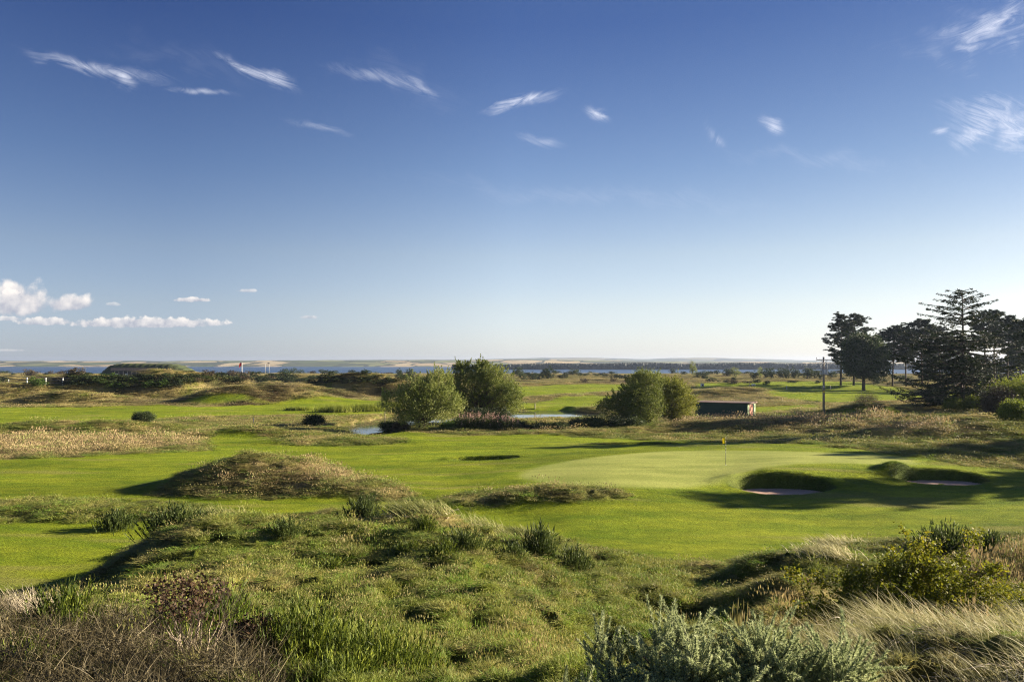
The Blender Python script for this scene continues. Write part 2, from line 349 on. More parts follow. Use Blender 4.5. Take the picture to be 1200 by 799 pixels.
# ================================================================== camera, light, sky
SUN_AZ = math.radians(14); SUN_EL = math.radians(17)
cam = bpy.data.cameras.new('camera'); camo = bpy.data.objects.new('camera', cam); COL.objects.link(camo)
camo.location = (0, 0, CH); camo.rotation_euler = (PI / 2, 0, 0); cam.sensor_width = 36; cam.lens = 36 * F / 1200; cam.shift_y = (HY - 399.5) / 1200
cam.clip_end = 60000; cam.clip_start = .1; S.camera = camo
sd = Vector((math.cos(SUN_EL) * math.cos(SUN_AZ), math.cos(SUN_EL) * math.sin(SUN_AZ), math.sin(SUN_EL)))
sl = bpy.data.lights.new('sun', 'SUN'); sl.energy = 5.0; sl.angle = math.radians(.55); sl.color = (1, .86, .66)
so = bpy.data.objects.new('sun', sl); COL.objects.link(so); so.rotation_euler = sd.to_track_quat('Z', 'Y').to_euler(); so.location = (60, 20, 60)
S.view_settings.view_transform = 'Standard'; S.view_settings.look = 'None'; S.view_settings.exposure = 1.73; S.view_settings.gamma = 1
S.render.engine = 'CYCLES'; S.cycles.filter_width = 1.15; S.cycles.denoising_prefilter = 'NONE'
S.cycles.max_bounces = 5; S.cycles.diffuse_bounces = 2; S.cycles.glossy_bounces = 2; S.cycles.transmission_bounces = 3; S.cycles.transparent_max_bounces = 6; S.cycles.volume_bounces = 0
S.cycles.caustics_reflective = False; S.cycles.caustics_refractive = False
world = bpy.data.worlds.new('World'); S.world = world; world.use_nodes = True; nt = world.node_tree; nt.nodes.clear()
SKYG = (1., 1., 1.); SKYM = (1., 1., 1.0)
sky = N(nt, 'ShaderNodeTexSky', sky_type='NISHITA', sun_disc=False, sun_elevation=SUN_EL, sun_rotation=PI / 2 - SUN_AZ, altitude=50, air_density=1.0, dust_density=.3, ozone_density=3.0)
tc = N(nt, 'ShaderNodeTexCoord'); sx = N(nt, 'ShaderNodeSeparateXYZ', {0: tc.outputs['Generated']})
ysafe = math_(nt, 'MAXIMUM', sx.outputs[1], .02)
U = math_(nt, 'DIVIDE', sx.outputs[0], ysafe); V_ = math_(nt, 'DIVIDE', sx.outputs[2], ysafe)
front = math_(nt, 'GREATER_THAN', sx.outputs[1], .05)
UV = N(nt, 'ShaderNodeCombineXYZ', {0: U, 1: V_}).outputs[0]
warp = N(nt, 'ShaderNodeTexNoise', {'Vector': UV, 'Scale': 13., 'Detail': 5.}, noise_dimensions='2D')
wv = N(nt, 'ShaderNodeVectorMath', {0: warp.outputs['Color'], 1: (.5, .5, .5)}, operation='SUBTRACT')
WN = {}
for key, ang_ in (('d', -20), ('u', 20), ('v', 62)):      # three directions of fibre share three noises
    rt_ = N(nt, 'ShaderNodeVectorRotate', {'Vector': UV, 'Angle': -math.radians(ang_)}, rotation_type='Z_AXIS')
    ns_ = N(nt, 'ShaderNodeVectorMath', {0: rt_.outputs[0], 1: (11., 52., 0)}, operation='MULTIPLY')
    WN[key] = N(nt, 'ShaderNodeTexNoise', {'Vector': ns_.outputs[0], 'Scale': 1., 'Detail': 6., 'Roughness': .7, 'Distortion': 2.2}, noise_dimensions='2D').outputs[0]
def wisp(px, py, ln, wd, ang, inten, seed, thr=.3, **k):
    """a wisp of cirrus at a direction in the sky"""
    u0 = (px - 600) / F; v0 = (HY - py) / F; a = math.radians(ang)
    ws = N(nt, 'ShaderNodeVectorMath', {0: wv.outputs[0], 3: 3.2 * wd / F}, operation='SCALE')
    ad = N(nt, 'ShaderNodeVectorMath', {0: UV, 1: ws.outputs[0]}, operation='ADD')
    mp = N(nt, 'ShaderNodeMapping', {'Vector': ad.outputs[0], 'Location': (-u0, -v0, 0)})
    rt = N(nt, 'ShaderNodeVectorRotate', {'Vector': mp.outputs[0], 'Angle': -a}, rotation_type='Z_AXIS')
    scl = N(nt, 'ShaderNodeVectorMath', {0: rt.outputs[0], 1: (F / ln, F / wd, 0)}, operation='MULTIPLY')
    r = N(nt, 'ShaderNodeVectorMath', {0: scl.outputs[0]}, operation='LENGTH').outputs['Value']
    fall = N(nt, 'ShaderNodeMapRange', {0: r, 1: 1.15, 2: .0, 3: 0., 4: 1.}, interpolation_type='SMOOTHSTEP').outputs[0]
    m = N(nt, 'ShaderNodeMapRange', {0: math_(nt, 'ADD', WN['v' if ang > 40 else 'u' if ang > 0 else 'd'], math_(nt, 'MULTIPLY', fall, .22)), 1: thr + .16, 2: thr + .62, 3: 0., 4: 1.}).outputs[0]
    return math_(nt, 'MULTIPLY', math_(nt, 'MULTIPLY', m, fall), inten)
acc = None
WISPS = [(210, 70, 120, 26, -16, .05, 21), (470, 96, 90, 22, -16, .06, 22), (1120, 40, 110, 40, 20, .25, 23), (960, 190, 150, 18, -8, .12, 24), (700, 230, 300, 16, -4, .09, 25),(110, 78, 105, 12, -13, .5, 1), (140, 92, 24, 13, -50, .7, 2), (235, 108, 52, 5, -6, .5, 3), (298, 84, 62, 9, -24, .8, 4), (318, 92, 34, 11, -20, .8, 14), (445, 94, 80, 10, -14, .4, 5), (488, 100, 34, 9, -25, .35, 15),
         (612, 118, 52, 9, 12, .85, 6), (700, 130, 20, 11, -20, .8, 7), (905, 149, 24, 11, -32, .85, 8), (838, 160, 14, 18, 60, .35, 9), (1105, 153, 18, 6, 18, .8, 10), (1172, 150, 60, 34, -22, .85, 11), (1170, 28, 75, 30, 24, .75, 12), (1140, 56, 28, 8, 14, .6, 13),
         (630, 165, 40, 8, -10, .3, 16), (375, 147, 50, 7, -12, .28, 17)]
for i, w in enumerate(WISPS):
    f = wisp(*w)
    acc = f if acc is None else math_(nt, 'MAXIMUM', acc, f)
cir = math_(nt, 'MULTIPLY', acc, front)
CN1 = N(nt, 'ShaderNodeTexNoise', {'Vector': UV, 'Scale': 48., 'Detail': 7., 'Roughness': .5}, noise_dimensions='2D').outputs[0]
CN2 = N(nt, 'ShaderNodeTexNoise', {'Vector': UV, 'Scale': 85., 'Detail': 6., 'Roughness': .5}, noise_dimensions='2D').outputs[0]
def puff(px, py, rx, ry, seed, soft=.55, inten=1.):
    """cumulus bank: flat base, lumpy top"""
    u0 = (px - 600) / F; v0 = (HY - py) / F; no = CN2 if ry < 12 else CN1
    mp = N(nt, 'ShaderNodeMapping', {'Vector': UV, 'Location': (-u0, -v0, 0)})
    s = N(nt, 'ShaderNodeSeparateXYZ', {0: mp.outputs[0]})
    xx = math_(nt, 'MULTIPLY', s.outputs[0], F / rx); yy = math_(nt, 'MULTIPLY', s.outputs[1], F / ry)
    yneg = math_(nt, 'MULTIPLY', yy, N(nt, 'ShaderNodeMapRange', {0: yy, 1: -.05, 2: .05, 3: 2.2, 4: 1.}).outputs[0])
    r = math_(nt, 'SQRT', math_(nt, 'ADD', math_(nt, 'MULTIPLY', xx, xx), math_(nt, 'MULTIPLY', yneg, yneg)))
    d = math_(nt, 'ADD', math_(nt, 'SUBTRACT', 1.0, r), math_(nt, 'MULTIPLY', math_(nt, 'SUBTRACT', no, .46), 1.25))
    al = N(nt, 'ShaderNodeMapRange', {0: d, 1: 0., 2: soft, 3: 0., 4: inten}, interpolation_type='SMOOTHSTEP').outputs[0]
    sh = math_(nt, 'ADD', math_(nt, 'MULTIPLY', yy, .35), math_(nt, 'MULTIPLY', math_(nt, 'SUBTRACT', no, .22), 1.1))
    return al, sh
PUFF = [(18, 358, 50, 30, 1), (12, 345, 26, 18, 9), (82, 358, 34, 15, 2), (10, 374, 18, 4, 3, .3, .7), (52, 378, 34, 7, 4, .3, .8), (170, 380, 95, 9, 5, .3, .9), (225, 352, 22, 4, 6, .35, .85), (290, 341, 12, 3, 7, .4, .6), (362, 372, 11, 3, 8, .4, .65), (133, 357, 9, 3, 10, .4, .4), (12, 411, 22, 2, 11, .5, .4)]
cal = csh = None
for p in PUFF:
    a_, s_ = puff(*p)
    if cal is None: cal, csh = a_, s_
    else:
        csh = N(nt, 'ShaderNodeMix', {0: math_(nt, 'GREATER_THAN', a_, cal), 2: csh, 3: s_}, data_type='FLOAT').outputs[0]; cal = math_(nt, 'MAXIMUM', cal, a_)
cal = math_(nt, 'MULTIPLY', cal, front)
# the bare sky's own balance: the air's colour at this hour and place
er = ramp(nt, math_(nt, 'MULTIPLY', sx.outputs[2], 2.), [(0., (.68, .71, .98)), (.028, (.70, .71, .96)), (.142, (.86, .725, .77)), (.274, (.87, .70, .675)), (.484, (.60, .55, .61)), (.80, (.31, .34, .50)), (1., (.30, .33, .48))])
ar = ramp(nt, math_(nt, 'ADD', math_(nt, 'MULTIPLY', sx.outputs[0], .5), .5), [(0., (.5, .54, .62)), (.3, (.62, .67, .76)), (.5, (1, 1, 1)), (.73, (.90, .88, .83)), (1., (.84, .81, .77))])
skc = mixc(nt, mixc(nt, sky.outputs[0], er, 1., 'MULTIPLY'), ar, 1., 'MULTIPLY')
skc = mixc(nt, skc, (1.4, 1.4, 1.4), 1., 'MULTIPLY')
CIRC = (5.6, 5.8, 6.6); 
c1 = mixc(nt, skc, CIRC, cir)
cum = ramp(nt, csh, [(.1, (.42, .44, .52)), (.7, (1., .93, .87))]); cum = mixc(nt, cum, (6.5, 6.5, 6.5), 1.0, 'MULTIPLY')
c2 = mixc(nt, c1, cum, math_(nt, 'MULTIPLY', cal, .92))
world.cycles.sampling_method = 'MANUAL'; world.cycles.sample_map_resolution = 512
bg = N(nt, 'ShaderNodeBackground', {'Color': c2, 'Strength': .0527}); N(nt, 'ShaderNodeOutputWorld', {'Surface': bg.outputs[0]})
# ================================================================== ground sheet
def rows():
    ys = [6.5]
    while ys[-1] < 1120:
        d = ys[-1]; Y = d - 8
        k = .0058
        if 43 < Y < 55: k = .0026
        elif 55 <= Y < 110: k = .0042
        elif Y < 12: k = .0085
        ys.append(d * (1 + k))
    return np.array(ys)
D = rows(); NU = 860
Ug = np.linspace(-1.0, 1.0, NU) * 1.15
DD, UU = np.meshgrid(D, Ug, indexing='ij'); GX = (UU * DD).ravel(); GY = (DD - 8).ravel()
cv = cover(GX, GY); GZ = h(GX, GY, cv['fair'])
def ground_colour(x, y, cv):
    n1 = fbm(x / 4.5, y / 4.5, 4, 51)[:, None]; n2 = fbm(x / 1.1, y / 1.1, 4, 61)[:, None]; n3 = fbm(x / 16, y / 16, 3, 71)[:, None]
    olive = np.array([.155, .175, .03]); grn = np.array([.13, .16, .024]); tan = np.array([.40, .315, .15]); brn = np.array([.13, .10, .05])
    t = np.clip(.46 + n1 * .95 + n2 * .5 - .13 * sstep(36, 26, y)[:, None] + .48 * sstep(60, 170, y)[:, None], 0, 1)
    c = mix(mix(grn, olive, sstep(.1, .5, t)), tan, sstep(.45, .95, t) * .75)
    c = mix(c, brn, sstep(.25, .6, n3 + n2 * .4) * .45)
    fr_ = sstep(110, 170, y)[:, None] * sstep(.05, .25, fbm(x / 11, y / 7, 3, 97))[:, None]; c = mix(c, np.array([.045, .05, .022]), fr_ * .75)
    c = c * (1 + .45 * sstep(40, 20, y)[:, None] * (fbm(x / 1.5, y / 1.5, 3, 99)[:, None] * 1.6)); c = mix(c, tan, sstep(.15, .5, fbm(x / 1.1, y / 1.1, 3, 98))[:, None] * .45 * sstep(45, 25, y)[:, None])
    c = mix(c, np.array([.29, .225, .125]), cv['tan'][:, None] * (.75 + n2 * .3))
    he = mix(np.array([.07, .038, .028]), np.array([.04, .04, .02]), sstep(-.2, .3, n2)); c = mix(c, he, cv['heath'][:, None] * .9)
    # mown turf, with long brush strokes of mowing and dry streaks
    st = fbm(x / 7, y / 1.6, 4, 81)[:, None]; st2 = fbm(x / 1.3, y / .5, 3, 91)[:, None]
    fw = mix(np.array([.125, .185, .012]), np.array([.24, .28, .02]), np.clip(.5 + st * 1.1 + st2 * .6, 0, 1))
    fw = fw * (1 + .38 * fbm(x / 20, y / 7, 3, 83)[:, None] + .22 * fbm(x / .9, y / .45, 2, 84)[:, None]); fw = mix(fw, np.array([.24, .235, .06]), sstep(.28, .6, fbm(x / 14, y / 2.6, 4, 95) + .12)[:, None] * .7)
    gr = mix(np.array([.25, .29, .065]), np.array([.34, .365, .095]), np.clip(.5 + st * 1.2 + .12 * np.sin((x * .55 + y * .83) * 1.9)[:, None], 0, 1))
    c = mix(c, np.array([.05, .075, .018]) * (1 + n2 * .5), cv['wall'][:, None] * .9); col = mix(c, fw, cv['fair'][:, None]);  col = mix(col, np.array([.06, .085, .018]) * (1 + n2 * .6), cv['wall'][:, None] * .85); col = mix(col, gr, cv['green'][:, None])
    return np.clip(col, .005, 1)
print('ground min', GZ.min())
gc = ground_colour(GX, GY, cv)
# worn sand in the bunkers' bowls keeps to its own patches below
nr, nc = len(D), NU
i = np.arange(nr - 1)[:, None] * nc; j = np.arange(nc - 1)[None]
gf = np.stack([i + j, i + j + 1, i + nc + j + 1, i + nc + j], -1).reshape(-1, 4)
m, nt = newmat('turf'); a = N(nt, 'ShaderNodeAttribute', attribute_name='Col'); r_ = N(nt, 'ShaderNodeAttribute', attribute_name='rgh')
tcg = N(nt, 'ShaderNodeTexCoord')
nf = N(nt, 'ShaderNodeTexNoise', {'Vector': tcg.outputs['Object'], 'Scale': 9., 'Detail': 7., 'Roughness': .7})
mpg = N(nt, 'ShaderNodeMapping', {'Vector': tcg.outputs['Object'], 'Scale': (1.2, 3.2, 1)})
nm = N(nt, 'ShaderNodeTexNoise', {'Vector': mpg.outputs[0], 'Scale': 3.2, 'Detail': 6., 'Roughness': .65})
nb = N(nt, 'ShaderNodeTexNoise', {'Vector': tcg.outputs['Object'], 'Scale': 2.6, 'Detail': 8., 'Roughness': .72})
va = N(nt, 'ShaderNodeMapRange', {0: nf.outputs[0], 1: .25, 2: .75, 3: .72, 4: 1.28}).outputs[0]
vb = N(nt, 'ShaderNodeMapRange', {0: nm.outputs[0], 1: .3, 2: .7, 3: .82, 4: 1.18}).outputs[0]
col = mixc(nt, a.outputs['Color'], N(nt, 'ShaderNodeCombineColor', {0: va, 1: va, 2: va}).outputs[0], 1.0, 'MULTIPLY')
col = mixc(nt, col, N(nt, 'ShaderNodeCombineColor', {0: vb, 1: vb, 2: vb}).outputs[0], 1.0, 'MULTIPLY')
hgt = math_(nt, 'ADD', math_(nt, 'MULTIPLY', math_(nt, 'SUBTRACT', nb.outputs[0], .5), math_(nt, 'MULTIPLY', r_.outputs['Fac'], .55)), math_(nt, 'MULTIPLY', math_(nt, 'SUBTRACT', math_(nt, 'ADD', nm.outputs[0], nf.outputs[0]), 1.0), math_(nt, 'SUBTRACT', .15, math_(nt, 'MULTIPLY', r_.outputs['Fac'], .10))))
gatt = N(nt, 'ShaderNodeAttribute', attribute_name='grn')
hgt = math_(nt, 'MULTIPLY', hgt, math_(nt, 'SUBTRACT', 1.0, math_(nt, 'MULTIPLY', gatt.outputs['Fac'], .85)))
bp = N(nt, 'ShaderNodeBump', {'Height': hgt, 'Distance': 1.0, 'Strength': 1.0})
p = N(nt, 'ShaderNodeBsdfPrincipled', {'Base Color': col, 'Roughness': .85, 'Specular IOR Level': .05, 'Normal': bp.outputs[0]})
N(nt, 'ShaderNodeOutputMaterial', {'Surface': p.outputs[0]})
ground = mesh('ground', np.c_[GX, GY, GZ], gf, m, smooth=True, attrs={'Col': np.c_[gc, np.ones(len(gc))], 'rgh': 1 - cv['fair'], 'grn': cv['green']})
tag(ground, 'links land of mown fairways, rough dunes and a pale putting green', kind='structure')
# bunker sand
msand = plain('sand', (.46, .29, .20), (.62, .41, .30), .95, 30, bump=.02)
for k, (cx, cy, rx, ry, fz) in enumerate(BUNK):
    V = [(cx, cy, fz + .03)]; R = 8; T = 40
    for a_ in range(1, R + 1):
        for t in range(T):
            th = t / T * 2 * PI; q = a_ / R * .90 * (1 + .035 * math.sin(3 * th + k) + .02 * math.sin(7 * th)); V.append((cx + rx * q * math.cos(th), cy + ry * q * math.sin(th), fz + .03 + .10 * (a_ / R) ** 3))
    V = np.array(V); V[:, 2] += .02 * fbm(V[:, 0] / .5, V[:, 1] / .5, 2, 4)
    f3 = [[0, 1 + t, 1 + (t + 1) % T] for t in range(T)]; f4 = [[1 + a_ * T + t, 1 + a_ * T + (t + 1) % T, 1 + (a_ + 1) * T + (t + 1) % T, 1 + (a_ + 1) * T + t][::-1] for a_ in range(R - 1) for t in range(T)]
    tag(mesh('bunker_sand', V, [np.array(f3), np.array(f4)], msand, smooth=True), kind='structure', label=['sand floor of the bunker before the green', 'sand floor of the bunker right of the green', 'sand floor of the shallow bunker left of the green', 'sand floor of the thin bunker behind the green'][k])
# water
def watermat(name, bs, bstr, col, rough=.05, st=(1, 1, 1)):
    m, nt = newmat(name); t = N(nt, 'ShaderNodeTexCoord'); mp = N(nt, 'ShaderNodeMapping', {'Vector': t.outputs['Object'], 'Scale': st})
    n = N(nt, 'ShaderNodeTexNoise', {'Vector': mp.outputs[0], 'Scale': bs, 'Detail': 4.}); b = N(nt, 'ShaderNodeBump', {'Height': n.outputs[0], 'Distance': bstr, 'Strength': 1.})
    p = N(nt, 'ShaderNodeBsdfPrincipled', {'Base Color': col, 'Roughness': rough, 'IOR': 1.33, 'Normal': b.outputs[0]}); N(nt, 'ShaderNodeOutputMaterial', {'Surface': p.outputs[0]}); return m
PW = np.array(POND); c = PW.mean(0); PB = c + (PW - c) * 1.0
sp = spline(POND, 4); ce = sp.mean(0); grow = sp + (sp - ce) / (np.linalg.norm(sp - ce, axis=1)[:, None]) * 1.6
bmv = [(x, y, -.8) for x, y in grow]
import bmesh
def poly_obj(name, pts, mat):
    bm = bmesh.new(); vs = [bm.verts.new(p) for p in pts]; f = bm.faces.new(vs); bmesh.ops.triangulate(bm, faces=[f]); me = bpy.data.meshes.new(name); bm.to_mesh(me); bm.free(); me.materials.append(mat); o = bpy.data.objects.new(name, me); COL.objects.link(o); return o
tag(poly_obj('pond', bmv, watermat('pond_water', 1.2, .003, (.03, .04, .045))), 'small still pond between the willow trees', kind='structure')
mw = watermat('sea_water', .12, 1.2, (.01, .04, .10), .3, (1, 2.2, 1))
tag(mesh('sea', [(-6400, 700, -6), (6400, 700, -6), (6400, 8200, -6), (-6400, 8200, -6)], np.array([[0, 1, 2, 3]]), mw), 'blue water of the firth', kind='structure')
# ================================================================== far shore, forest, hills
def landstrip(name, pts, depth, y, seed, mat, base=-7, amp=.12, nx=500, ny=26, label=''):
    """land across the water: pts = photo columns and crest heights in metres"""
    X0 = np.array([(p_ - 600) / F * y for p_, _ in pts]); Hh = np.array([q for _, q in pts])
    xs = np.linspace(X0[0], X0[-1], nx); t = np.linspace(0, 1, ny)
    XX, TT = np.meshgrid(xs, t, indexing='ij'); top = np.interp(XX, X0, Hh)
    prof = np.where(TT < .62, sstep(0, .62, TT) ** .8, 1 - .5 * sstep(.62, 1, TT))
    Z = base + (top - base) * prof * (1 + amp * fbm(XX / (y * .05), TT * 3 + seed, 4, seed)); YY = y + TT * depth
    i = np.arange(nx - 1)[:, None] * ny; j = np.arange(ny - 1)[None]; f = np.stack([i + j, i + ny + j, i + ny + j + 1, i + j + 1], -1).reshape(-1, 4)
    return tag(mesh(name, np.stack([XX, YY, Z], -1).reshape(-1, 3), f, mat, smooth=True), label, kind='structure')
def fieldmat(name, cols, sc, st):
    m, nt = newmat(name); t = N(nt, 'ShaderNodeTexCoord'); mp = N(nt, 'ShaderNodeMapping', {'Vector': t.outputs['Object'], 'Scale': st})
    w = N(nt, 'ShaderNodeTexNoise', {'Vector': mp.outputs[0], 'Scale': sc * 2}); v0 = N(nt, 'ShaderNodeVectorMath', {0: w.outputs['Color'], 3: .35 / sc}, operation='SCALE'); v = N(nt, 'ShaderNodeVectorMath', {0: mp.outputs[0], 1: v0.outputs[0]}, operation='ADD')
    vo = N(nt, 'ShaderNodeTexVoronoi', {'Vector': v.outputs[0], 'Scale': sc}); s = N(nt, 'ShaderNodeSeparateColor', {0: vo.outputs['Color']})
    c = ramp(nt, s.outputs[0], [(k / len(cols), q) for k, q in enumerate(cols)]); c.node.color_ramp.interpolation = 'CONSTANT'
    ve = N(nt, 'ShaderNodeTexVoronoi', {'Vector': v.outputs[0], 'Scale': sc}, feature='DISTANCE_TO_EDGE'); e = math_(nt, 'LESS_THAN', ve.outputs['Distance'], .045)
    c = mixc(nt, c, (.02, .03, .015), e)
    p = N(nt, 'ShaderNodeBsdfPrincipled', {'Base Color': c, 'Roughness': .9}); N(nt, 'ShaderNodeOutputMaterial', {'Surface': p.outputs[0]}); return m
fm = fieldmat('fields', [(.42, .33, .18), (.06, .09, .03), (.36, .28, .16), (.03, .05, .025), (.16, .18, .07), (.44, .36, .22), (.05, .07, .03)], .011, (1, .5, .6))
landstrip('far_shore', [(-600, 14), (-100, 13), (20, 13.5), (80, 12.5), (150, 15.5), (215, 14), (300, 16), (370, 17), (420, 16), (480, 18), (540, 16.5), (600, 19), (640, 18), (700, 17), (800, 12), (1000, 9), (1400, 8)], 1100, 2350, 3, fm, label='low farmed shore across the water')
hm = fieldmat('hill_fields', [(.10, .12, .05), (.07, .09, .05), (.2, .18, .1), (.06, .08, .04), (.14, .15, .07)], .0022, (1, .6, 1))
landstrip('far_hills', [(300, 26), (420, 30), (520, 30), (600, 40), (640, 46), (680, 48), (720, 47), (760, 41), (810, 36), (840, 46), (880, 49), (920, 48), (960, 40), (1000, 33), (1040, 26), (1100, 22), (1500, 10)], 2500, 5200, 5, hm, amp=.1, label='blue hills beyond the far shore')
pm = plain('woodland_floor', (.03, .045, .02), (.05, .06, .03), .9, .02)
landstrip('wooded_point', [(515, -6), (560, -3), (620, -1), (700, 0), (900, 1), (1300, 1), (1700, 0)], 260, 1480, 8, pm, nx=200, label='low wooded point reaching into the water')
# the forest on the point: many crowns that read as one mass
def blobs(n, place, seed, hmin, hmax):
    r = np.random.default_rng(seed); mb = MB(); nseg = 6
    for k in range(n):
        x, y, z = place(r); H = r.uniform(hmin, hmax); R = H * r.uniform(.24, .38); H = H * (1 + .12 * math.sin(x * .03)); zz = np.array([0, .18, .45, .75, 1.0]) * H; rr = np.array([.35, .9, 1, .62, .08]) * R
        th = np.arange(nseg) / nseg * 2 * PI + r.uniform(0, 6)
        V = np.stack([np.cos(th)[None] * rr[:, None] * r.uniform(.75, 1.25, (5, nseg)) + x, np.sin(th)[None] * rr[:, None] * r.uniform(.75, 1.25, (5, nseg)) + y, zz[:, None] + z + r.uniform(-.4, .4, (5, nseg))], -1).reshape(-1, 3)
        i = np.arange(4)[:, None] * nseg; j = np.arange(nseg)[None]; kk = (j + 1) % nseg; mb.add(V, f4=np.stack([i + j, i + kk, i + nseg + kk, i + nseg + j], -1).reshape(-1, 4))
    return mb
def pl(r):
    px = r.uniform(530, 1500); y = 1490 + 170 * r.random() ** 1.7; return (px - 600) / F * y, y, -5.2 + (2.2 if px > 640 else .3) * sstep(520, 700, px)
fo = leafmat('forest_leaf', (.008, .014, .010), (.012, .020, .012), (.016, .026, .014), trans=.0, scale=.01)
tag(blobs(9000, pl, 5, 7.6, 9.8).build('forest', fo), 'dark forest along the far point', 'forest', kind='stuff')

# ================================================================== the air
m, nt = newmat('air'); pv = N(nt, 'ShaderNodeVolumePrincipled', {'Color': (.52, .65, .9, 1), 'Density': .000075, 'Anisotropy': .3}); N(nt, 'ShaderNodeOutputMaterial', {'Volume': pv.outputs[0]})
tag(MB().box((0, 4050, 22.), (13000, 8500, 74.)).build('haze', m), 'thin sea haze over the whole links', kind='stuff')
# ================================================================== materials for plants
M_bark = plain('bark', (.055, .04, .03), (.12, .09, .065), .9, 6, bump=.03, stretch=(1, 1, .2))
M_palebark = plain('pale_bark', (.30, .24, .17), (.45, .37, .27), .85, 20)
M_darktwig = plain('dark_twig', (.035, .022, .018), (.10, .065, .05), .9, 15)
M_willow = leafmat('willow_leaf', (.10, .13, .025), (.22, .26, .06), (.48, .48, .19), .4, .35)
M_willow_d = leafmat('willow_leaf_deep', (.065, .095, .02), (.15, .185, .035), (.36, .38, .10), .35, .35)
M_willow_y = leafmat('willow_leaf_yellow', (.08, .105, .02), (.20, .22, .035), (.44, .41, .08), .4, .3)  # lighter and yellower leaf than the deep willow
M_decid = leafmat('broad_leaf', (.02, .035, .012), (.035, .06, .016), (.09, .12, .03), .25, .25)
M_pine = leafmat('pine_needle', (.012, .024, .012), (.028, .044, .018), (.075, .09, .035), .15, .4)
M_spruce = leafmat('spruce_needle', (.010, .020, .006), (.024, .042, .012), (.065, .085, .024), .15, .5)
M_gorse = leafmat('gorse_leaf', (.018, .030, .010), (.032, .050, .014), (.07, .09, .028), .12, .5)
M_scrub = leafmat('scrub_leaf', (.03, .05, .014), (.055, .08, .02), (.13, .15, .045), .2, .4)
M_brown = leafmat('brown_leaf', (.05, .04, .025), (.09, .07, .04), (.15, .12, .07), .15, .5)
M_lime = leafmat('lime_leaf', (.08, .12, .016), (.19, .23, .03), (.38, .40, .06), .45, .6)
M_bright = leafmat('bright_leaf', (.04, .075, .012), (.07, .13, .02), (.13, .2, .03), .3, .4)
# ------------------------------------------------------------------ trees
def crown(lobes, nclump, per, leaf, spread, seed, top=0., shell=.45, droop=0., asp=.5):
    """leaf points clustered in clumps through a union of ellipsoids; returns leaf mesh and clump centres"""
    r = np.random.default_rng(seed); lobes = np.array(lobes, float)
    w = (lobes[:, 3] * lobes[:, 4] * lobes[:, 5]) ** .75; pick = r.choice(len(lobes), nclump, p=w / w.sum())
    d = runit(nclump, r); rad = 1 - shell * r.random(nclump) ** 1.3
    c = lobes[pick, :3] + d * lobes[pick, 3:6] * rad[:, None]
    c = c[c[:, 2] > .05]; n = len(c)
    sz = r.uniform(.5, 1.4, n)
    P_ = np.repeat(c, per, 0) + r.normal(size=(n * per, 3)) * np.repeat(sz, per)[:, None] * spread * np.array([1, 1, .75])
    P_[:, 2] = np.maximum(P_[:, 2], .03)
    dd = runit(len(P_), r); dd[:, 2] -= droop
    V, f = leaves(P_, leaf * r.uniform(.6, 1.35, len(P_)), leaf * asp * r.uniform(.7, 1.3, len(P_)), dd, r)
    return V, f, c
def limbs(mb, base, tips, r0, seed, fork=.35, n=5):
    r = np.random.default_rng(seed)
    for t in tips:
        t = np.asarray(t, float); m = base + (t - base) * fork; m[2] = base[2] + (t[2] - base[2]) * (fork + .15)
        k = np.linspace(0, 1, 6)[:, None]; pts = (1 - k) ** 2 * base + 2 * k * (1 - k) * m + k ** 2 * t; pts[1:-1] += r.normal(size=(4, 3)) * .02 * np.linalg.norm(t - base)
        L = np.linalg.norm(t - base); mb.tube(pts, np.linspace(r0 * min(1, L * .2 + .3), r0 * .12, 6), n)
def broad_tree(name, loc, lobes, nclump, per, leaf, spread, mat, label, cat, seed, stems=((0, 0),), trunk_r=.2, group=None, droop=0., asp=.5, shell=.45, nl=26, rz=0, trunk_h=None, sprays=0, sprayl=1.0):
    e = empty(name, loc, rz, label, cat, group)
    V, f, c = crown(lobes, nclump, per, leaf, spread, seed, droop=droop, asp=asp, shell=shell)
    mesh('crown', V, f, mat, e)
    if sprays:
        r = np.random.default_rng(seed + 9); lb_ = np.array(lobes); SP = []; SD = []
        for k in range(sprays):
            L0 = lb_[r.integers(len(lb_))]; d = runit(1, r)[0]; d[2] = abs(d[2]) * 1.0 + .05; d /= np.linalg.norm(d); b = L0[:3] + d * L0[3:6] * r.uniform(.8, .98); l2 = r.uniform(.35, 1.1) * sprayl; dd = d * .6 + np.array([0, 0, .7]) + r.normal(size=3) * .25; n = 46
            t = r.random((n, 1)); SP.append(b + dd * t * l2 + r.normal(size=(n, 3)) * .11 * (1.15 - t)); SD.append(np.tile(dd, (n, 1)) + r.normal(size=(n, 3)) * .7)
        SP, SD = np.concatenate(SP), np.concatenate(SD); V2, f2 = leaves(SP, leaf * r.uniform(.7, 1.3, len(SP)), leaf * asp, SD, r); mesh('sprays', V2, f2, mat, e)
    mb = MB(); r = np.random.default_rng(seed + 1); lob = np.array(lobes); ch = lob[:, 2].mean()
    for sx_, sy_ in stems:
        th = trunk_h or max(.5, (lob[:, 2] - lob[:, 5]).min() + .5); top = np.array([sx_ * 1.6, sy_ * 1.6, th])
        pts = np.array([[sx_, sy_, -.3], [sx_ * 1.05, sy_ * 1.05, th * .4], top]); mb.tube(pts, [trunk_r * 1.25, trunk_r, trunk_r * .8], 8)
        sel = c[r.choice(len(c), min(nl, len(c)), replace=False)]; limbs(mb, top, sel, trunk_r * .6, seed + 2)
    mb.build('trunk', M_bark, e, True); return e
x, y, z = at(493, 93)
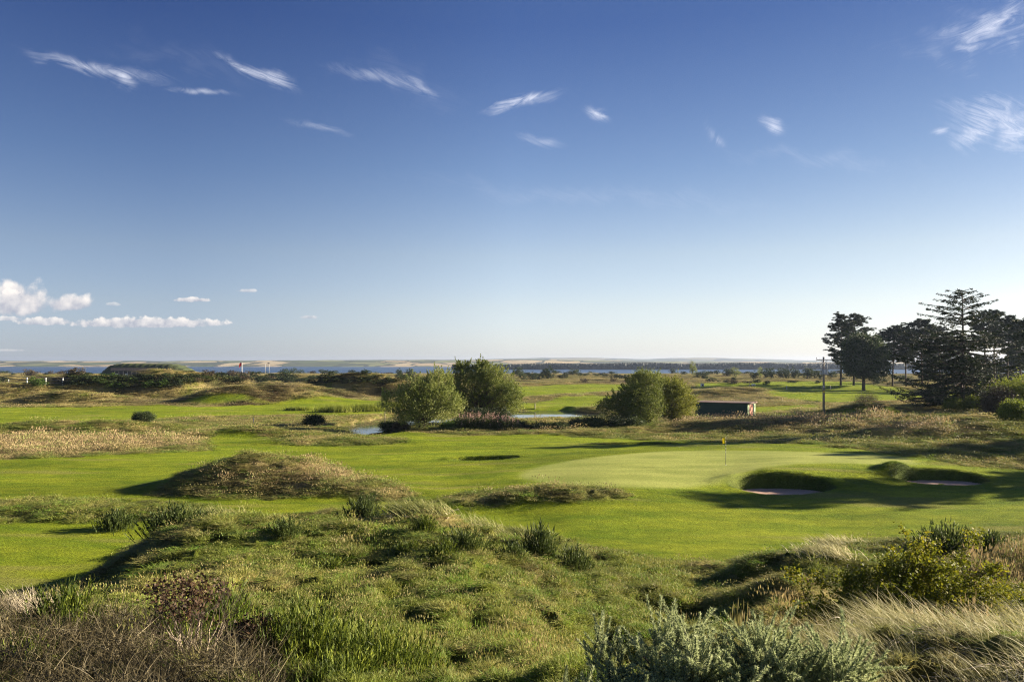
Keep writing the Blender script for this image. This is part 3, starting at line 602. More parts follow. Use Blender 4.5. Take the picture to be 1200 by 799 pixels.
broad_tree('willow_tree', (x, y, z), [(-1.5, 0, 2.9, 3.3, 3, 2.4), (1.6, .3, 3.1, 3.0, 2.8, 2.7), (.2, 0, 4.0, 2.7, 2.5, 2.2), (3.3, .6, 2.6, 1.9, 1.9, 1.7), (2.2, 1, 5.2, 1.5, 1.5, 1.3), (0, -.4, 1.5, 3.2, 2.2, 1.4)], 620, 54, .19, .36, M_willow, 'silvery green round willow at the left end of the pond', 'tree', 21, stems=((-.3, 0), (.3, .1)), trunk_r=.2, sprays=260, shell=.55)
x, y, z = at(567, 103)
broad_tree('willow_tree', (x, y, z), [(-2.2, 0, 4.3, 3.0, 2.8, 3.0), (1.5, 0, 4.2, 3.3, 2.8, 3.0), (.2, 0, 6.1, 2.3, 2.0, 1.6), (3.0, .5, 2.8, 2.2, 2.2, 2.0), (-3, .5, 2.6, 2.1, 2.2, 2.0), (-.4, 0, 6.9, .9, .9, .9), (-2.8, 0, 6.6, 1., 1., 1.1)], 620, 54, .2, .40, M_willow_d, 'taller darker willow behind the silvery round one', 'tree', 22, stems=((-.4, 0), (.5, .1)), trunk_r=.25, sprays=280, sprayl=.9, shell=.55)
x, y, z = at(757, 97)
broad_tree('willow_tree', (x, y, z), [(-.6, 0, 3.6, 2.9, 2.8, 2.9), (.2, 0, 5.1, 2.2, 2.1, 1.9), (-.5, -.8, 2.4, 2.7, 2.2, 2.2), (-4.1, .3, 1.7, 2.0, 1.9, 1.9), (-3.2, .2, 2.6, 1.7, 1.6, 1.5)], 620, 60, .17, .34, M_willow_d, 'large domed willow between the pond and the green shed', 'tree', 23, stems=((-.2, 0), (.3, .2)), trunk_r=.25, droop=.5, sprays=180, sprayl=.7)
x, y, z = at(788, 99)
broad_tree('willow_tree', (x, y, z), [(0, 0, 3.3, 2.4, 2.3, 2.7), (.8, .2, 2.4, 2.3, 2.1, 2.2), (-.4, 0, 4.5, 1.6, 1.6, 1.3)], 400, 58, .17, .34, M_willow_y, 'yellowish smaller willow touching the shed side of the domed willow', 'tree', 24, stems=((0, 0),), trunk_r=.2, droop=.4, sprays=160, sprayl=.9)
x, y, z = at(168, 93)
broad_tree('round_bush', (x, y, z - .1), [(0, 0, .9, 1.35, 1.2, .72), (-.5, 0, .6, .8, .8, .5)], 260, 30, .12, .17, M_gorse, 'lone dark round bush on the bank below the left fairway', 'bush', 25, trunk_r=.07, nl=16)
# ------------------------------------------------------------------ pines by the far fairway
def puffs(c, dirs, n, L, w, seed, flat=.35):
    r = np.random.default_rng(seed); k = len(c); d = runit(k * n, r); d[:, 2] = np.abs(d[:, 2]) * .9 - .15
    P_ = np.repeat(c, n, 0) + d * L * .62 * r.uniform(.4, 1.3, (k * n, 1))
    return leaves(P_, L * r.uniform(.6, 1.2, k * n), w, d + np.repeat(dirs, n, 0) * .3, r)
def pine(name, px, Y, H, R, z0, label, seed, mat=M_pine, nb=46, top=.0, group='pines on the far side of the course', puffn=38, lean=0):
    x, y, z = at(px, Y); r = np.random.default_rng(seed); e = empty(name, (x, y, z), r.uniform(0, 6), label, 'tree', group)
    mb = MB(); k = np.linspace(0, 1, 8); tr = np.c_[np.sin(k * 3 + seed) * .25 + lean * k, np.cos(k * 2.4 + seed) * .25, k * H * .97 - .3]; mb.tube(tr, np.linspace(.026 * H * .6, .05, 8), 8); mb.build('trunk', M_bark, e, True)
    C = []; Dr = []; bm_ = MB()
    for i in range(nb):
        t = z0 + (1 - z0) * (i + r.random()) / nb; q = (t - z0) / (1 - z0); prof = math.sin(PI * min(1, q * .80 + .16)) ** .7
        L = R * prof * r.uniform(.55, 1.1); a = i * 2.4 + r.uniform(-.5, .5); b = np.array([np.interp(t, k, tr[:, 0]), np.interp(t, k, tr[:, 1]), t * H]); up = L * r.uniform(.1, .45) * (1 if q > .3 else .3)
        tip = b + np.array([math.cos(a) * L, math.sin(a) * L, up]); s_ = np.linspace(0, 1, 5)[:, None]; pts = b + (tip - b) * s_; pts[:, 2] -= np.sin(s_[:, 0] * PI) * L * .08
        bm_.tube(pts, np.linspace(.07 + L * .012, .02, 5), 4, False)
        for m_ in range(int(4 + L * 2.6)):
            s2 = r.uniform(.35, 1.05); p_ = b + (tip - b) * s2 + r.normal(size=3) * np.array([.42, .42, .25]) * (.5 + L * .16); C.append(p_); Dr.append([math.cos(a) * .4, math.sin(a) * .4, .6])
    bm_.build('limbs', M_bark, e)
    V, f = puffs(np.array(C), np.array(Dr), puffn, .62, .15, seed + 3); mesh('crown', V, f, mat, e); return e
pine('pine_tree', 985, 250, 23.5, 5.2, .30, 'tall open pine, first of the group beyond the utility pole', 31, nb=60)
pine('pine_tree', 1001, 262, 24, 6.2, .38, 'tall pine standing behind the round dark tree', 32, nb=60)
pine('pine_tree', 1047, 238, 18.5, 6.2, .42, 'flat topped pine beside the round dark tree', 33, nb=60)
pine('pine_tree', 1062, 250, 19, 5.5, .42, 'slim pine between two flat topped pines', 36, nb=46)
pine('pine_tree', 1080, 240, 21, 6.5, .45, 'broad pine just left of the big spruce', 34, nb=60)
pine('pine_tree', 1100, 262, 20, 5.5, .40, 'pine half hidden by the left boughs of the spruce', 35, nb=46)
pine('pine_tree', 1153, 225, 22.5, 4.5, .55, 'thin pine just right of the spruce trunk', 37, nb=36)
pine('pine_tree', 1166, 232, 23.5, 4.0, .60, 'tallest thin pine in the open clump right of the spruce', 38, nb=36)
pine('pine_tree', 1182, 228, 21.5, 3.6, .50, 'narrow pine in the clump right of the spruce', 39, nb=36)
pine('pine_tree', 1197, 215, 19.5, 5.0, .42, 'leaning pine at the right edge of the view', 40, nb=50)
pine('pine_tree', 1216, 205, 20, 6.5, .25, 'dense pine cut by the right edge of the view', 41, nb=60)
pine('pine_tree', 1122, 270, 17, 5.0, .30, 'low pine seen through the spruce trunk boughs', 42, nb=40)
pine('pine_tree', 1088, 290, 12, 6, .10, 'low dense evergreen behind the left side of the spruce', 45, nb=60, group='dense evergreens behind the pines')
pine('pine_tree', 1150, 280, 9.5, 5.5, .08, 'low dense evergreen behind the right side of the spruce', 46, nb=60, group='dense evergreens behind the pines'); pine('pine_tree', 1186, 270, 9.5, 6, .08, 'low dense evergreen under the right hand pines', 47, nb=60, group='dense evergreens behind the pines')
x, y, z = at(1012, 221)
broad_tree('round_tree', (x, y, z), [(0, 0, 10, 6.2, 5.2, 5.9), (1.5, 0, 6.4, 5.6, 5.2, 3.4), (-.6, 0, 12.6, 4.6, 4.4, 3.7), (-4.2, 0, 8.2, 2.6, 2.6, 3.4), (4.6, 0, 11, 2.6, 2.6, 2.9), (2.2, 0, 14.2, 2.4, 2.2, 2.0)], 1100, 34, .42, .62, M_decid, 'dense round broadleaf tree with one bare lower trunk', 'tree', 43, stems=((0, 0),), trunk_r=.45, trunk_h=4.5, asp=.6, shell=.35)
# ------------------------------------------------------------------ the big spruce
def spruce(px, Y, H, label, seed=51):
    x, y, z = at(px, Y); r = np.random.default_rng(seed); e = empty('spruce_tree', (x, y, z), 0, label, 'tree')
    mb = MB(); k = np.linspace(0, 1, 9); mb.tube(np.c_[np.sin(k * 4) * .08, np.cos(k * 3) * .08, k * H - .4], np.linspace(.34, .04, 9), 10); mb.build('trunk', M_bark, e, True)
    tt = [0, .07, .12, .2, .3, .4, .5, .62, .68, .77, .83, .9, .96, 1]; ll = [2, 6, 9, 10, 9.2, 9.6, 9.2, 8.6, 6.8, 5.6, 5.0, 4.2, 2.4, .5]
    lb = MB(); C = []; Dr = []; tiers = np.r_[np.linspace(.09, .62, 18), [.66, .70, .745, .79, .84, .88, .92, .955, .985]]
    for ti, t in enumerate(tiers):
        nb = 9 if t < .6 else (7 if t < .9 else 6)
        for b in range(nb):
            a = b / nb * 2 * PI + ti * 1.3 + r.uniform(-.3, .3); tz = t + r.uniform(-.012, .012)
            L = np.interp(t, tt, ll) * r.choice([r.uniform(.45, .75), r.uniform(.8, 1.08)]) * (1.12 if math.cos(a) < -.3 else 1.0)
            b0 = np.array([0, 0, tz * H]); hd = np.array([math.cos(a), math.sin(a), 0]); s_ = np.linspace(0, 1, 8)
            sag = -L * (.16 if t < .5 else .05 if t < .7 else -.12); pts = b0 + hd * (s_ * L)[:, None]; pts[:, 2] += sag * np.sin(s_ * PI * .75) + L * (.11 if t < .7 else .16) * s_ ** 3
            lat = np.array([-hd[1], hd[0], 0]); pts += lat * (np.sin(s_ * 4 + b) * .05 * L * s_)[:, None]
            lb.tube(pts, np.linspace(.035 + L * .006, .012, 8), 4, False)
            n2 = int(L * 6)
            for m_ in range(n2):
                q = r.uniform(.16, 1.0); p0 = np.array([np.interp(q, s_, pts[:, i]) for i in range(3)]); sd_ = r.choice([-1, 1]); l2 = (.35 + (1 - q) * L * .26) * r.uniform(.4, 1.1)
                v = hd * .75 + lat * sd_ * .8; v /= np.linalg.norm(v); nn = max(4, int(l2 * 9)); sq = r.random(nn)
                pp = p0 + v * (sq * l2)[:, None]; pp[:, 2] += -.16 * l2 * sq + r.normal(size=nn) * .045; C.append(pp); Dr.append(np.tile(v, (nn, 1)))
    C = np.concatenate(C); Dr = np.concatenate(Dr); d = Dr * .8 + runit(len(C), r) * .6; d[:, 2] -= .15
    V, f = leaves(C, r.uniform(.22, .5, len(C)), r.uniform(.07, .13, len(C)), d, r); lb.build('limbs', M_bark, e); mesh('crown', V, f, M_spruce, e); return e
spruce(1128, 114, 18.0, 'big dark spruce with wide drooping boughs and bare leader')
# ------------------------------------------------------------------ trees out to the right whose long shadows cross the green
for k, (X, Y, H, R, z0) in enumerate([(64, 56.5, 15.8, 4.0, .25), (71, 59.5, 17, 4.6, .3), (63.5, 84.8, 17, 4.0, .35), (73, 102, 15, 4.5, .3), (84, 74, 18, 5, .3)]):
    e = pine('pine_tree', 600 + F * X / Y, Y, H, R, z0, ['tall pine outside the right edge shading the front bunkers', 'second tall pine outside the right edge near the front bunkers', 'pine outside the right edge shading the back of the green', 'pine outside the right edge behind the yellow bushes', 'farthest tall pine outside the right edge'][k], 60 + k, nb=46, puffn=26, group='pines beyond the right edge of the view')
# ------------------------------------------------------------------ bushes of the right bank and pond side
def bush(name, px, Y, w, hgt, mat, label, seed, n=220, per=24, leaf=.1, sink=.15, group=None, spread=None, cat='bush', lobes=None):
    x, y, z = at(px, Y); r = np.random.default_rng(seed)
    lobes = lobes or [(r.uniform(-.4, .4) * w * .5, r.uniform(-.3, .3) * w * .5, hgt * r.uniform(.35, .5), w * r.uniform(.28, .42), w * r.uniform(.28, .4), hgt * r.uniform(.38, .5)) for _ in range(4)] + [(0, 0, hgt * .5, w * .42, w * .38, hgt * .48)]
    return broad_tree(name, (x, y, z - sink), lobes, n, per, leaf, spread or w * .075, mat, label, cat, seed, trunk_r=.05 + .012 * w, nl=14, group=group)
bush('leafy_bush', 1097, 121, 4.6, 3.2, M_gorse, 'dark bush under the left boughs of the spruce', 71, n=600, leaf=.16)
bush('leafy_bush', 1146, 124, 4.4, 3.4, M_gorse, 'dark bush behind the spruce trunk', 72, n=600, leaf=.16)
bush('leafy_bush', 1116, 108, 2.6, 2.2, M_lime, 'yellow green bush left of the spruce trunk', 73, n=420, leaf=.18)
bush('leafy_bush', 1141, 108, 2.8, 2.6, M_lime, 'yellow green bush right of the spruce trunk', 74, n=420, leaf=.18)
bush('leafy_bush', 1041, 106, 2.9, 1.3, M_lime, 'small lime green bush on the grassy bank', 75, n=340, leaf=.16)
bush('leafy_bush', 1170, 90, 4.8, 3.8, M_brown, 'dull brown green bush in front of the yellow one at the right edge', 76, n=800, leaf=.16)
bush('leafy_bush', 1193, 92, 6.4, 5.2, M_lime, 'tall yellow green bush cut by the right edge', 77, n=1000, leaf=.2)
bush('leafy_bush', 1192, 76.5, 3.4, 2.9, M_lime, 'lower lime green bush at the foot of the right edge bushes', 78, n=600, leaf=.18)
bush('leafy_bush', 1222, 78, 5.0, 3.6, M_scrub, 'dark green bush just outside the right edge', 79, n=300)
bush('leafy_bush', 1168, 101, 3.2, 2.8, M_scrub, 'green bush between the spruce and the right edge bushes', 80, n=560, leaf=.18)
bush('dark_shrub', 1015, 120, 4.6, 1.7, M_brown, 'dark low shrub on the mound beyond the rough', 81, n=260)
# brambles, reeds and willow herb along the near bank of the pond
for k, (px, Y, w, hh, mt, lb) in enumerate([
    (366, 98, 3.2, 1.7, M_gorse, 'dark bush at the left tip of the pond'), (455, 95, 2.8, 1.2, M_scrub, 'reedy green bush before the left water'), (469, 93.5, 2.4, 1.3, M_brown, 'brown tinged bush beside the reedy bush at the left water'),
    (541, 94, 3.2, 1.5, M_scrub, 'low green bush between the silvery willow and the pink flowers'), (524, 92.5, 2.4, 1.0, M_bright, 'light green low bush at the foot of the silvery willow'),
    (560, 99, 4.5, 2.6, M_gorse, 'dark bramble under the taller willow'), (585, 100, 4.0, 2.5, M_gorse, 'blackish bramble behind the pink flowers'),
    (608, 94, 3.2, 1.25, M_gorse, 'dark blue green bramble at the left end of the wide water'), (632, 92, 3.4, .85, M_gorse, 'low dark bramble in front of the wide water'),
    (656, 92, 3.0, .85, M_scrub, 'grey green bramble in front of the wide water'), (681, 93, 3.0, 1.35, M_gorse, 'tall bramble hiding the right end of the water'), (697, 94, 3.0, 1.4, M_scrub, 'bramble at the left foot of the domed willow'),
    (722, 93, 3.0, 1.2, M_gorse, 'low bramble below the domed willow'), (745, 93.5, 3.2, 1.2, M_scrub, 'pale bramble below the middle of the domed willow')]):
    bush('bramble_bush', px, Y, w, hh, mt, lb, 100 + k, n=300, per=24, leaf=.15, group='bushes along the near bank of the pond')
for k, (px, Y, w, hh, lb) in enumerate([(350, 128, 3.6, .9, 'low reeds on the far bank near the left tip'), (395, 124, 5.5, 1.5, 'tall pale reeds behind the left water'), (430, 126, 5.5, 1.6, 'bright reed clump behind the left water'), (455, 130, 4.0, 1.6, 'reed clump touching the silvery willow')]):
    x, y, z = at(px, Y); e = empty('reed_clump', (x, y, z - .1), 0, lb, 'reeds', 'reeds behind the left end of the pond'); n = 1500; r = np.random.default_rng(130 + k)
    b_ = np.c_[r.normal(size=n) * w * .28, r.normal(size=n) * w * .13, np.zeros(n)]; V, f3, f4 = blades(b_, np.c_[r.normal(size=(n, 2)) * .18, np.ones(n)], hh * r.uniform(.6, 1.15, n), .07, np.c_[r.normal(size=(n, 2)) * .2, -.1 * np.ones(n)], 2, r); mesh('stems', V, [f3, f4], M_lime, e)
M_herb = leafmat('herb_leaf', (.04, .06, .02), (.08, .10, .03), (.14, .14, .05), .3, .6); M_pink = leafmat('faded_pink_flower', (.34, .20, .17), (.46, .30, .25), (.50, .40, .30), .3, 1.)
for k, (px, Y, w, hh, lb) in enumerate([(549, 92, 2.4, 1.9, 'willow herb nearest the silvery willow'), (565, 92, 3.0, 2.1, 'tallest patch of pink seeded willow herb'), (580, 92, 3.0, 2.1, 'middle patch of pink seeded willow herb'), (596, 91.5, 2.6, 1.7, 'willow herb patch nearest the dark brambles')]):
    x, y, z = at(px, Y); e = empty('willow_herb', (x, y, z), 0, lb, 'wildflowers', 'pink seeded willow herb by the pond'); r = np.random.default_rng(140 + k); n = 170
    b_ = np.c_[r.uniform(-.5, .5, n) * w, r.uniform(-.3, .3, n) * w, np.zeros(n)]; Ls = hh * r.uniform(.4, 1.05, n); dr = np.c_[r.normal(size=(n, 2)) * .13, np.ones(n)]
    V, f3, f4 = blades(b_, dr, Ls, .04, np.zeros((n, 3)), 2, r); mesh('stems', V, [f3, f4], M_herb, e)
    q = np.repeat(np.arange(n), 26); t = r.uniform(.1, .72, len(q)); V, f = leaves(b_[q] + dr[q] * (Ls[q] * t)[:, None] + r.normal(size=(len(q), 3)) * .07, .2, .06, None, r); mesh('foliage', V, f, M_herb, e)
    q = np.repeat(np.arange(n)[::3], 12); t = r.uniform(.72, 1.04, len(q)); V, f = leaves(b_[q] + dr[q] * (Ls[q] * t)[:, None] + r.normal(size=(len(q), 3)) * .035, .13, .07, None, r); tag(mesh('blossoms', V, f, M_pink, e), kind='stuff')
# ------------------------------------------------------------------ scrub of the far links: a few kinds, copied
def proto(name, w, hgt, mat, seed, n, per, leaf, tall=False):
    r = np.random.default_rng(seed)
    if tall: lob = [(0, 0, .62, .42, .42, .36), (.2, .1, .45, .35, .35, .25), (-.2, 0, .5, .33, .33, .28), (0, 0, .2, .22, .22, .2)]
    else: lob = [(r.uniform(-.28, .28), r.uniform(-.25, .25), r.uniform(.3, .5), r.uniform(.24, .36), r.uniform(.24, .36), r.uniform(.3, .46)) for _ in range(5)]
    lob = [(a * w, b * w, c * hgt, d * w, e * w, f * hgt) for a, b, c, d, e, f in lob]
    V, f, c = crown(lob, n, per, leaf, w * .06, seed); e = empty(name); mesh('crown', V, f, mat, e)
    mb = MB().tube([(0, 0, -.2), (0, 0, hgt * .3), (.05 * w, 0, hgt * .62)], [.04 * w, .03 * w, .01 * w], 5); limbs(mb, np.array([0, 0, hgt * .25]), c[:8], .02 * w, seed, n=4); mb.build('trunk', M_bark, e); return e
PROT = {'gorse': [proto('gorse_bush', 1, 1, M_gorse, 200 + k, 60, 20, .085) for k in range(2)], 'scrub': [proto('scrub_bush', 1, 1, M_scrub, 210 + k, 60, 20, .085) for k in range(2)],
        'brown': [proto('heath_bush', 1, 1, M_brown, 220, 60, 20, .085)], 'tree': [proto('small_tree', 1, 1, M_decid, 230 + k, 90, 22, .065, True) for k in range(2)], 'pale': [proto('pale_tree', 1, 1, M_willow, 240, 80, 22, .065, True)], 'bright': [proto('bright_bush', 1, 1, M_bright, 250, 60, 20, .085)]}
PUSED = set()
def put(kind, px, py, wpx, hpx, label, group=None, Y=None, r=random, cat=None):
    X, Yd, z = G(px, py, 60) if Y is None else at(px, Y)
    if Yd > 780: Yd = 700 + r.random() * 60; X = (px - 600) / F * Yd; z = h1(X, Yd)
    k = r.randrange(len(PROT[kind])); src = PROT[kind][k]
    o = src if (kind, k) not in PUSED else copy_tree(src); PUSED.add((kind, k))
    w = wpx / F * Yd; hh = hpx / F * Yd; o.location = (X, Yd, z - hh * .06); o.rotation_euler.z = r.uniform(0, 6.28); o.scale = (w * 1.12, w * 1.12 * r.uniform(.8, 1.1), hh * 1.12)
    tag(o, label, cat or ('tree' if kind in ('tree', 'pale') else 'bush'), group or ''); 
    if not group and 'group' in o: del o['group']
    return o
rr = random.Random(5)
put('bright', 45, 453.5, 24, 13, 'bright green bush by the white fence posts'); put('brown', 85, 441, 24, 11, 'large brownish bush left of the turf roofed building'); put('brown', 38, 441, 16, 9, 'brown bush above the bright green bush')
put('gorse', 5, 447, 14, 9, 'dark bush at the left edge above the dunes'); put('scrub', 5, 436.5, 14, 6, 'low bush on the skyline at the left edge'); put('tree', 335, 443.5, 16, 12, 'single round bush right of the two thin white poles')
put('tree', 344, 437, 9, 9, 'thin dark tree left of centre against the water'); put('tree', 352, 437, 9, 7, 'small flat topped tree beside a thin dark tree'); put('gorse', 388, 443, 18, 11, 'broad dark bush on the heath left of centre')
put('tree', 427, 438, 8, 7, 'small dark bush against the water behind the heath'); put('tree', 480, 444, 9, 12, 'dark upright bush just left of the silvery willow'); put('tree', 468, 442, 8, 10, 'dark upright bush near the willow, one back')
put('tree', 607, 441, 12, 11, 'round dark tree against the right side of the tall willow'); put('scrub', 613, 446, 10, 10, 'green bush beside the tall willow'); put('tree', 643, 444, 19, 15, 'largest dark round tree between the two willow groups')
put('scrub', 674, 438, 13, 7, 'green domed bush on the shore between the willows'); put('tree', 624, 445, 14, 10, 'dark bush left of the largest round tree'); put('scrub', 632, 444, 10, 9, 'green bush tucked against the largest round tree')
put('brown', 686, 449, 11, 6, 'brown mound shaped bush on the pale rough'); put('brown', 719, 448, 9, 5, 'small brown bush left of the domed willow')
put('pale', 812, 441, 8, 19, 'tall pale narrow poplar beyond the domed willow'); put('scrub', 818, 443, 11, 9, 'green bush at the foot of the pale poplar'); put('scrub', 826, 444, 14, 11, 'dense bush right of the pale poplar')
put('pale', 861, 441, 11, 11, 'sunlit yellowish tree in the middle of the far hedge'); put('tree', 853, 441, 13, 9, 'dark tree touching the sunlit yellowish tree'); put('pale', 891, 443, 7, 13, 'thin grey tree among dark trees')
for k, (px, w_, h_) in enumerate([(884, 12, 10), (897, 11, 12), (904, 12, 13), (915, 13, 13), (922, 10, 14), (930, 13, 14), (946, 16, 15), (955, 10, 11), (962, 10, 10), (974, 12, 9)]): put('tree', px, 444.5 - (k % 2), w_, h_, 'dark round tree in the hedge between the sunlit tree and the pole', 'dark hedge trees left of the pines')
put('gorse', 832, 448, 13, 6, 'low dark bush on the bright fairway edge beyond the willow'); put('gorse', 842, 447.5, 5, 3, 'tiny dark bush between two low bushes'); put('gorse', 850, 448.5, 7, 5, 'small dark bush left of the purple brown patch'); put('gorse', 859, 446, 7, 6, 'dark bush behind the purple brown patch')
put('brown', 861, 449.5, 20, 5, 'wide purple brown bush in the middle of the far fairway'); put('brown', 876, 449, 13, 3.5, 'low brown bush right of the wide purple one'); put('gorse', 888, 448.5, 10, 6, 'round dark bush right of the low brown bush'); put('gorse', 898, 450, 11, 5.5, 'flat dark bush nearest the grassy mound')
put('gorse', 927, 448, 13, 3.5, 'flat dark scrub on pale grass left of the pole'); put('gorse', 959, 449, 10, 4.5, 'dark scrub right behind the utility pole'); put('scrub', 937, 486, 5, 5, 'small dark bush on bright grass right of the shed', Y=118)
def fill(n, x0, x1, y0, y1, w, hh, kinds, label, group, seed):
    r = random.Random(seed)
    for i in range(n):
        put(r.choice(kinds), x0 + (x1 - x0) * (i + r.random()) / n, r.uniform(y0, y1), r.uniform(*w), r.uniform(*hh), label, group, r=r)
fill(34, 78, 215, 442, 453, (13, 24), (6, 10), ['gorse', 'gorse', 'scrub', 'gorse', 'bright'], 'dark bush in the thicket before the turf roofed building', 'thicket before the turf roofed building', 1)
fill(30, 212, 330, 441, 450, (12, 20), (5, 9), ['gorse', 'gorse', 'scrub', 'brown'], 'dark bush in the scrub around the red flag', 'scrub around the red flag', 2)
fill(34, 328, 482, 443, 450, (10, 19), (4.5, 7.5), ['gorse', 'gorse', 'scrub'], 'dark bush in the long thicket left of the willows', 'long thicket left of the willows', 3)
fill(34, 215, 490, 435.5, 439, (7, 13), (3, 5), ['gorse', 'scrub', 'tree', 'brown'], 'tiny bush along the shore left of the willows', 'bushes along the shore left of the willows', 4)
fill(12, 0, 110, 436, 440, (8, 15), (3, 5.5), ['gorse', 'brown', 'scrub'], 'tiny bush along the shore at the far left', 'bushes along the shore at the far left', 5)
fill(26, 600, 735, 436.5, 444, (7, 13), (3.5, 6), ['gorse', 'scrub', 'gorse'], 'small bush on the shore between the willows', 'bushes on the shore between the willows', 6)
fill(26, 780, 1000, 436.5, 441, (8, 14), (3.5, 6.5), ['gorse', 'tree', 'scrub'], 'small bush along the shore right of the domed willow', 'bushes along the shore right of the domed willow', 7)
fill(16, 985, 1120, 442, 451, (8, 15), (4, 8), ['gorse', 'scrub', 'tree'], 'dark undergrowth bush below the pines', 'undergrowth below the pines', 8)
fill(10, 1120, 1215, 441, 447, (10, 18), (6, 10), ['tree', 'gorse'], 'dark bush behind the open clump of pines', 'bushes behind the right hand pines', 9)
for kk, ls in PROT.items():
    for q, o in enumerate(ls):
        if (kk, q) not in PUSED:
            for ch in list(o.children): bpy.data.objects.remove(ch)
            bpy.data.objects.remove(o)
# ================================================================== man-made things
def paint(name, c, rough=.6, metal=0.): return plain(name, tuple(v * .88 for v in c), c, rough, 5, metal)
M_white = paint('white_paint', (.8, .8, .78)); M_wood = plain('weathered_pole', (.26, .22, .17), (.42, .36, .29), .85, 3, bump=.01, stretch=(6, 6, .4)); M_grey = paint('grey_metal', (.42, .44, .46), .5, .1)
M_palegrey = paint('pale_grey', (.5, .5, .5)); M_dkgrey = paint('dark_metal', (.08, .08, .085), .5); M_yel = paint('yellow_sign', (.75, .55, .03)); M_ceram = paint('brown_ceramic', (.10, .05, .03), .25)
# utility pole
x, y, z = at(965, 113)
e = empty('utility_pole', (x, y, z - .05), 0, 'wooden utility pole with crossarm and grey transformer boxes', 'utility pole'); Hp = z + 0; Hp = 8.85 - z
MB().tube([(0, 0, -.5), (0, 0, Hp * .5), (0, 0, Hp)], [.15, .13, .105], 12).build('pole', M_wood, e, True)
ca = MB().box((.05, -.14, Hp - .42), (2.3, .1, .13)).build('crossarm', M_wood, e)
for dx in (-1.08, 0, 1.08):
    i_ = MB().tube([(dx + .05, -.14, Hp - .36), (dx + .05, -.14, Hp - .18)], .02, 6).tube([(dx + .05, -.14, Hp - .26), (dx + .05, -.14, Hp - .2), (dx + .05, -.14, Hp - .06)], [.05, .075, .04], 8).build('insulator', M_ceram, e, True)
MB().tube([(-.45, -.13, Hp - .5), (0, -.13, Hp - 1.0)], .025, 5).tube([(.5, -.13, Hp - .5), (0, -.13, Hp - 1.0)], .025, 5).build('brace', M_grey, e)
MB().box((0, -.28, Hp - 2.55), (1.25, .5, .10)).build('platform', M_grey, e)
tf = MB().box((.02, -.33, Hp - 2.12), (.62, .42, .72)).build('transformer', M_grey, e)
MB().box((.02, -.552, Hp - 2.10), (.40, .02, .5)).build('front_plate', M_white, tf)
for dx in (-.2, .22): MB().tube([(dx, -.33, Hp - 1.76), (dx, -.33, Hp - 1.45)], [.05, .03], 6).build('bushing', M_ceram, tf)
for s_ in (-1, 1): MB().box((s_ * .48, -.25, Hp - 2.05), (.10, .12, .9)).tube([(s_ * .48, -.25, Hp - 1.6), (s_ * .5, -.22, Hp - 1.15)], [.05, .02], 6).build('fuse_holder', M_grey, e)
MB().tube([(.14, -.10, .1), (.14, -.10, Hp - 2.6)], .03, 6).build('cable_conduit', M_dkgrey, e)
MB().box((0, -.152, 3.55), (.24, .02, .32)).build('warning_plate', M_yel, e)
MB().box((0, -.15, 4.3), (.2, .02, .26)).build('number_plate', M_white, e)
# green shed
x, y, z = at(876, 111.5); e = empty('garden_shed', (x, y, z - .12), 0, 'long flat roofed green shed with reddish door', 'shed')
A = math.radians(30); L_, Wd, Hh = 7.7, 5.0, 2.25
dl = np.array([-math.cos(A), math.sin(A)]); dw = np.array([math.sin(A), math.cos(A)])
M_green = plain('green_boards', (.035, .075, .045), (.055, .10, .06), .75, 2.5, stretch=(1, 1, 6)); M_roofr = plain('rusty_roof', (.10, .06, .045), (.17, .105, .08), .85, 1.5); M_door = plain('red_brown_door', (.28, .09, .05), (.40, .15, .09), .7, 5, stretch=(4, 4, .6)); M_trim = paint('pale_green_trim', (.24, .34, .17)); M_gap_shade = paint('shed_inside_shade', (.015, .015, .015))
def wp(a, b, zz): return (*(dl * a + dw * b), zz)
def slab(mb, a0, a1, b0, b1, z0_, z1_):
    V = [wp(a0, b0, z0_), wp(a1, b0, z0_), wp(a1, b1, z0_), wp(a0, b1, z0_), wp(a0, b0, z1_), wp(a1, b0, z1_), wp(a1, b1, z1_), wp(a0, b1, z1_)]
    return mb.add(V, f4=[[0, 1, 2, 3], [7, 6, 5, 4], [4, 5, 1, 0], [5, 6, 2, 1], [6, 7, 3, 2], [7, 4, 0, 3]])
mb = MB(); slab(mb, 0, L_, 0, .08, -.2, Hh); slab(mb, 0, L_, Wd - .08, Wd, -.2, Hh); slab(mb, L_ - .08, L_ - .001, .081, Wd - .081, -.2, Hh)
slab(mb, 0.001, .08, .081, 1.25, -.2, Hh); slab(mb, .001, .08, 3.9, Wd - .081, -.2, Hh); slab(mb, .002, .08, 1.251, 3.899, 2.0, Hh)
for k in range(1, 22): slab(mb, .0, L_, -.012, -.001, -.1 + k * .105, -.085 + k * .105)
mb.build('wall', M_green, e)
mb = MB(); slab(mb, -.25, L_ + .2, -.22, Wd + .2, Hh + .003, Hh + .10); rf = mb.build('roof', M_roofr, e)
mb = MB(); slab(mb, -.262, -.252, -.22, Wd + .2, Hh - .10, Hh + .13); mb.build('fascia', M_roofr, rf)
mb = MB(); slab(mb, -.02, -.002, .02, .9, -.1, Hh - .02); mb.build('corner_board', M_trim, e); mb = MB(); slab(mb, -.02, -.002, 4.1, Wd, -.1, Hh - .02); mb.build('corner_board', M_trim, e)
mb = MB(); slab(mb, .012, .05, 1.3, 3.3, -.1, 1.98); dr = mb.build('door', M_door, e)
mb = MB(); slab(mb, .0, .012, 3.0, 3.1, .85, 1.0); mb.build('handle', M_dkgrey, dr)
mb = MB(); slab(mb, .3, .32, 3.3, 3.9, -.1, 1.99); mb.build('door_gap_shade', M_gap_shade, e)  # near-black sheet stands in for the unlit inside behind the door
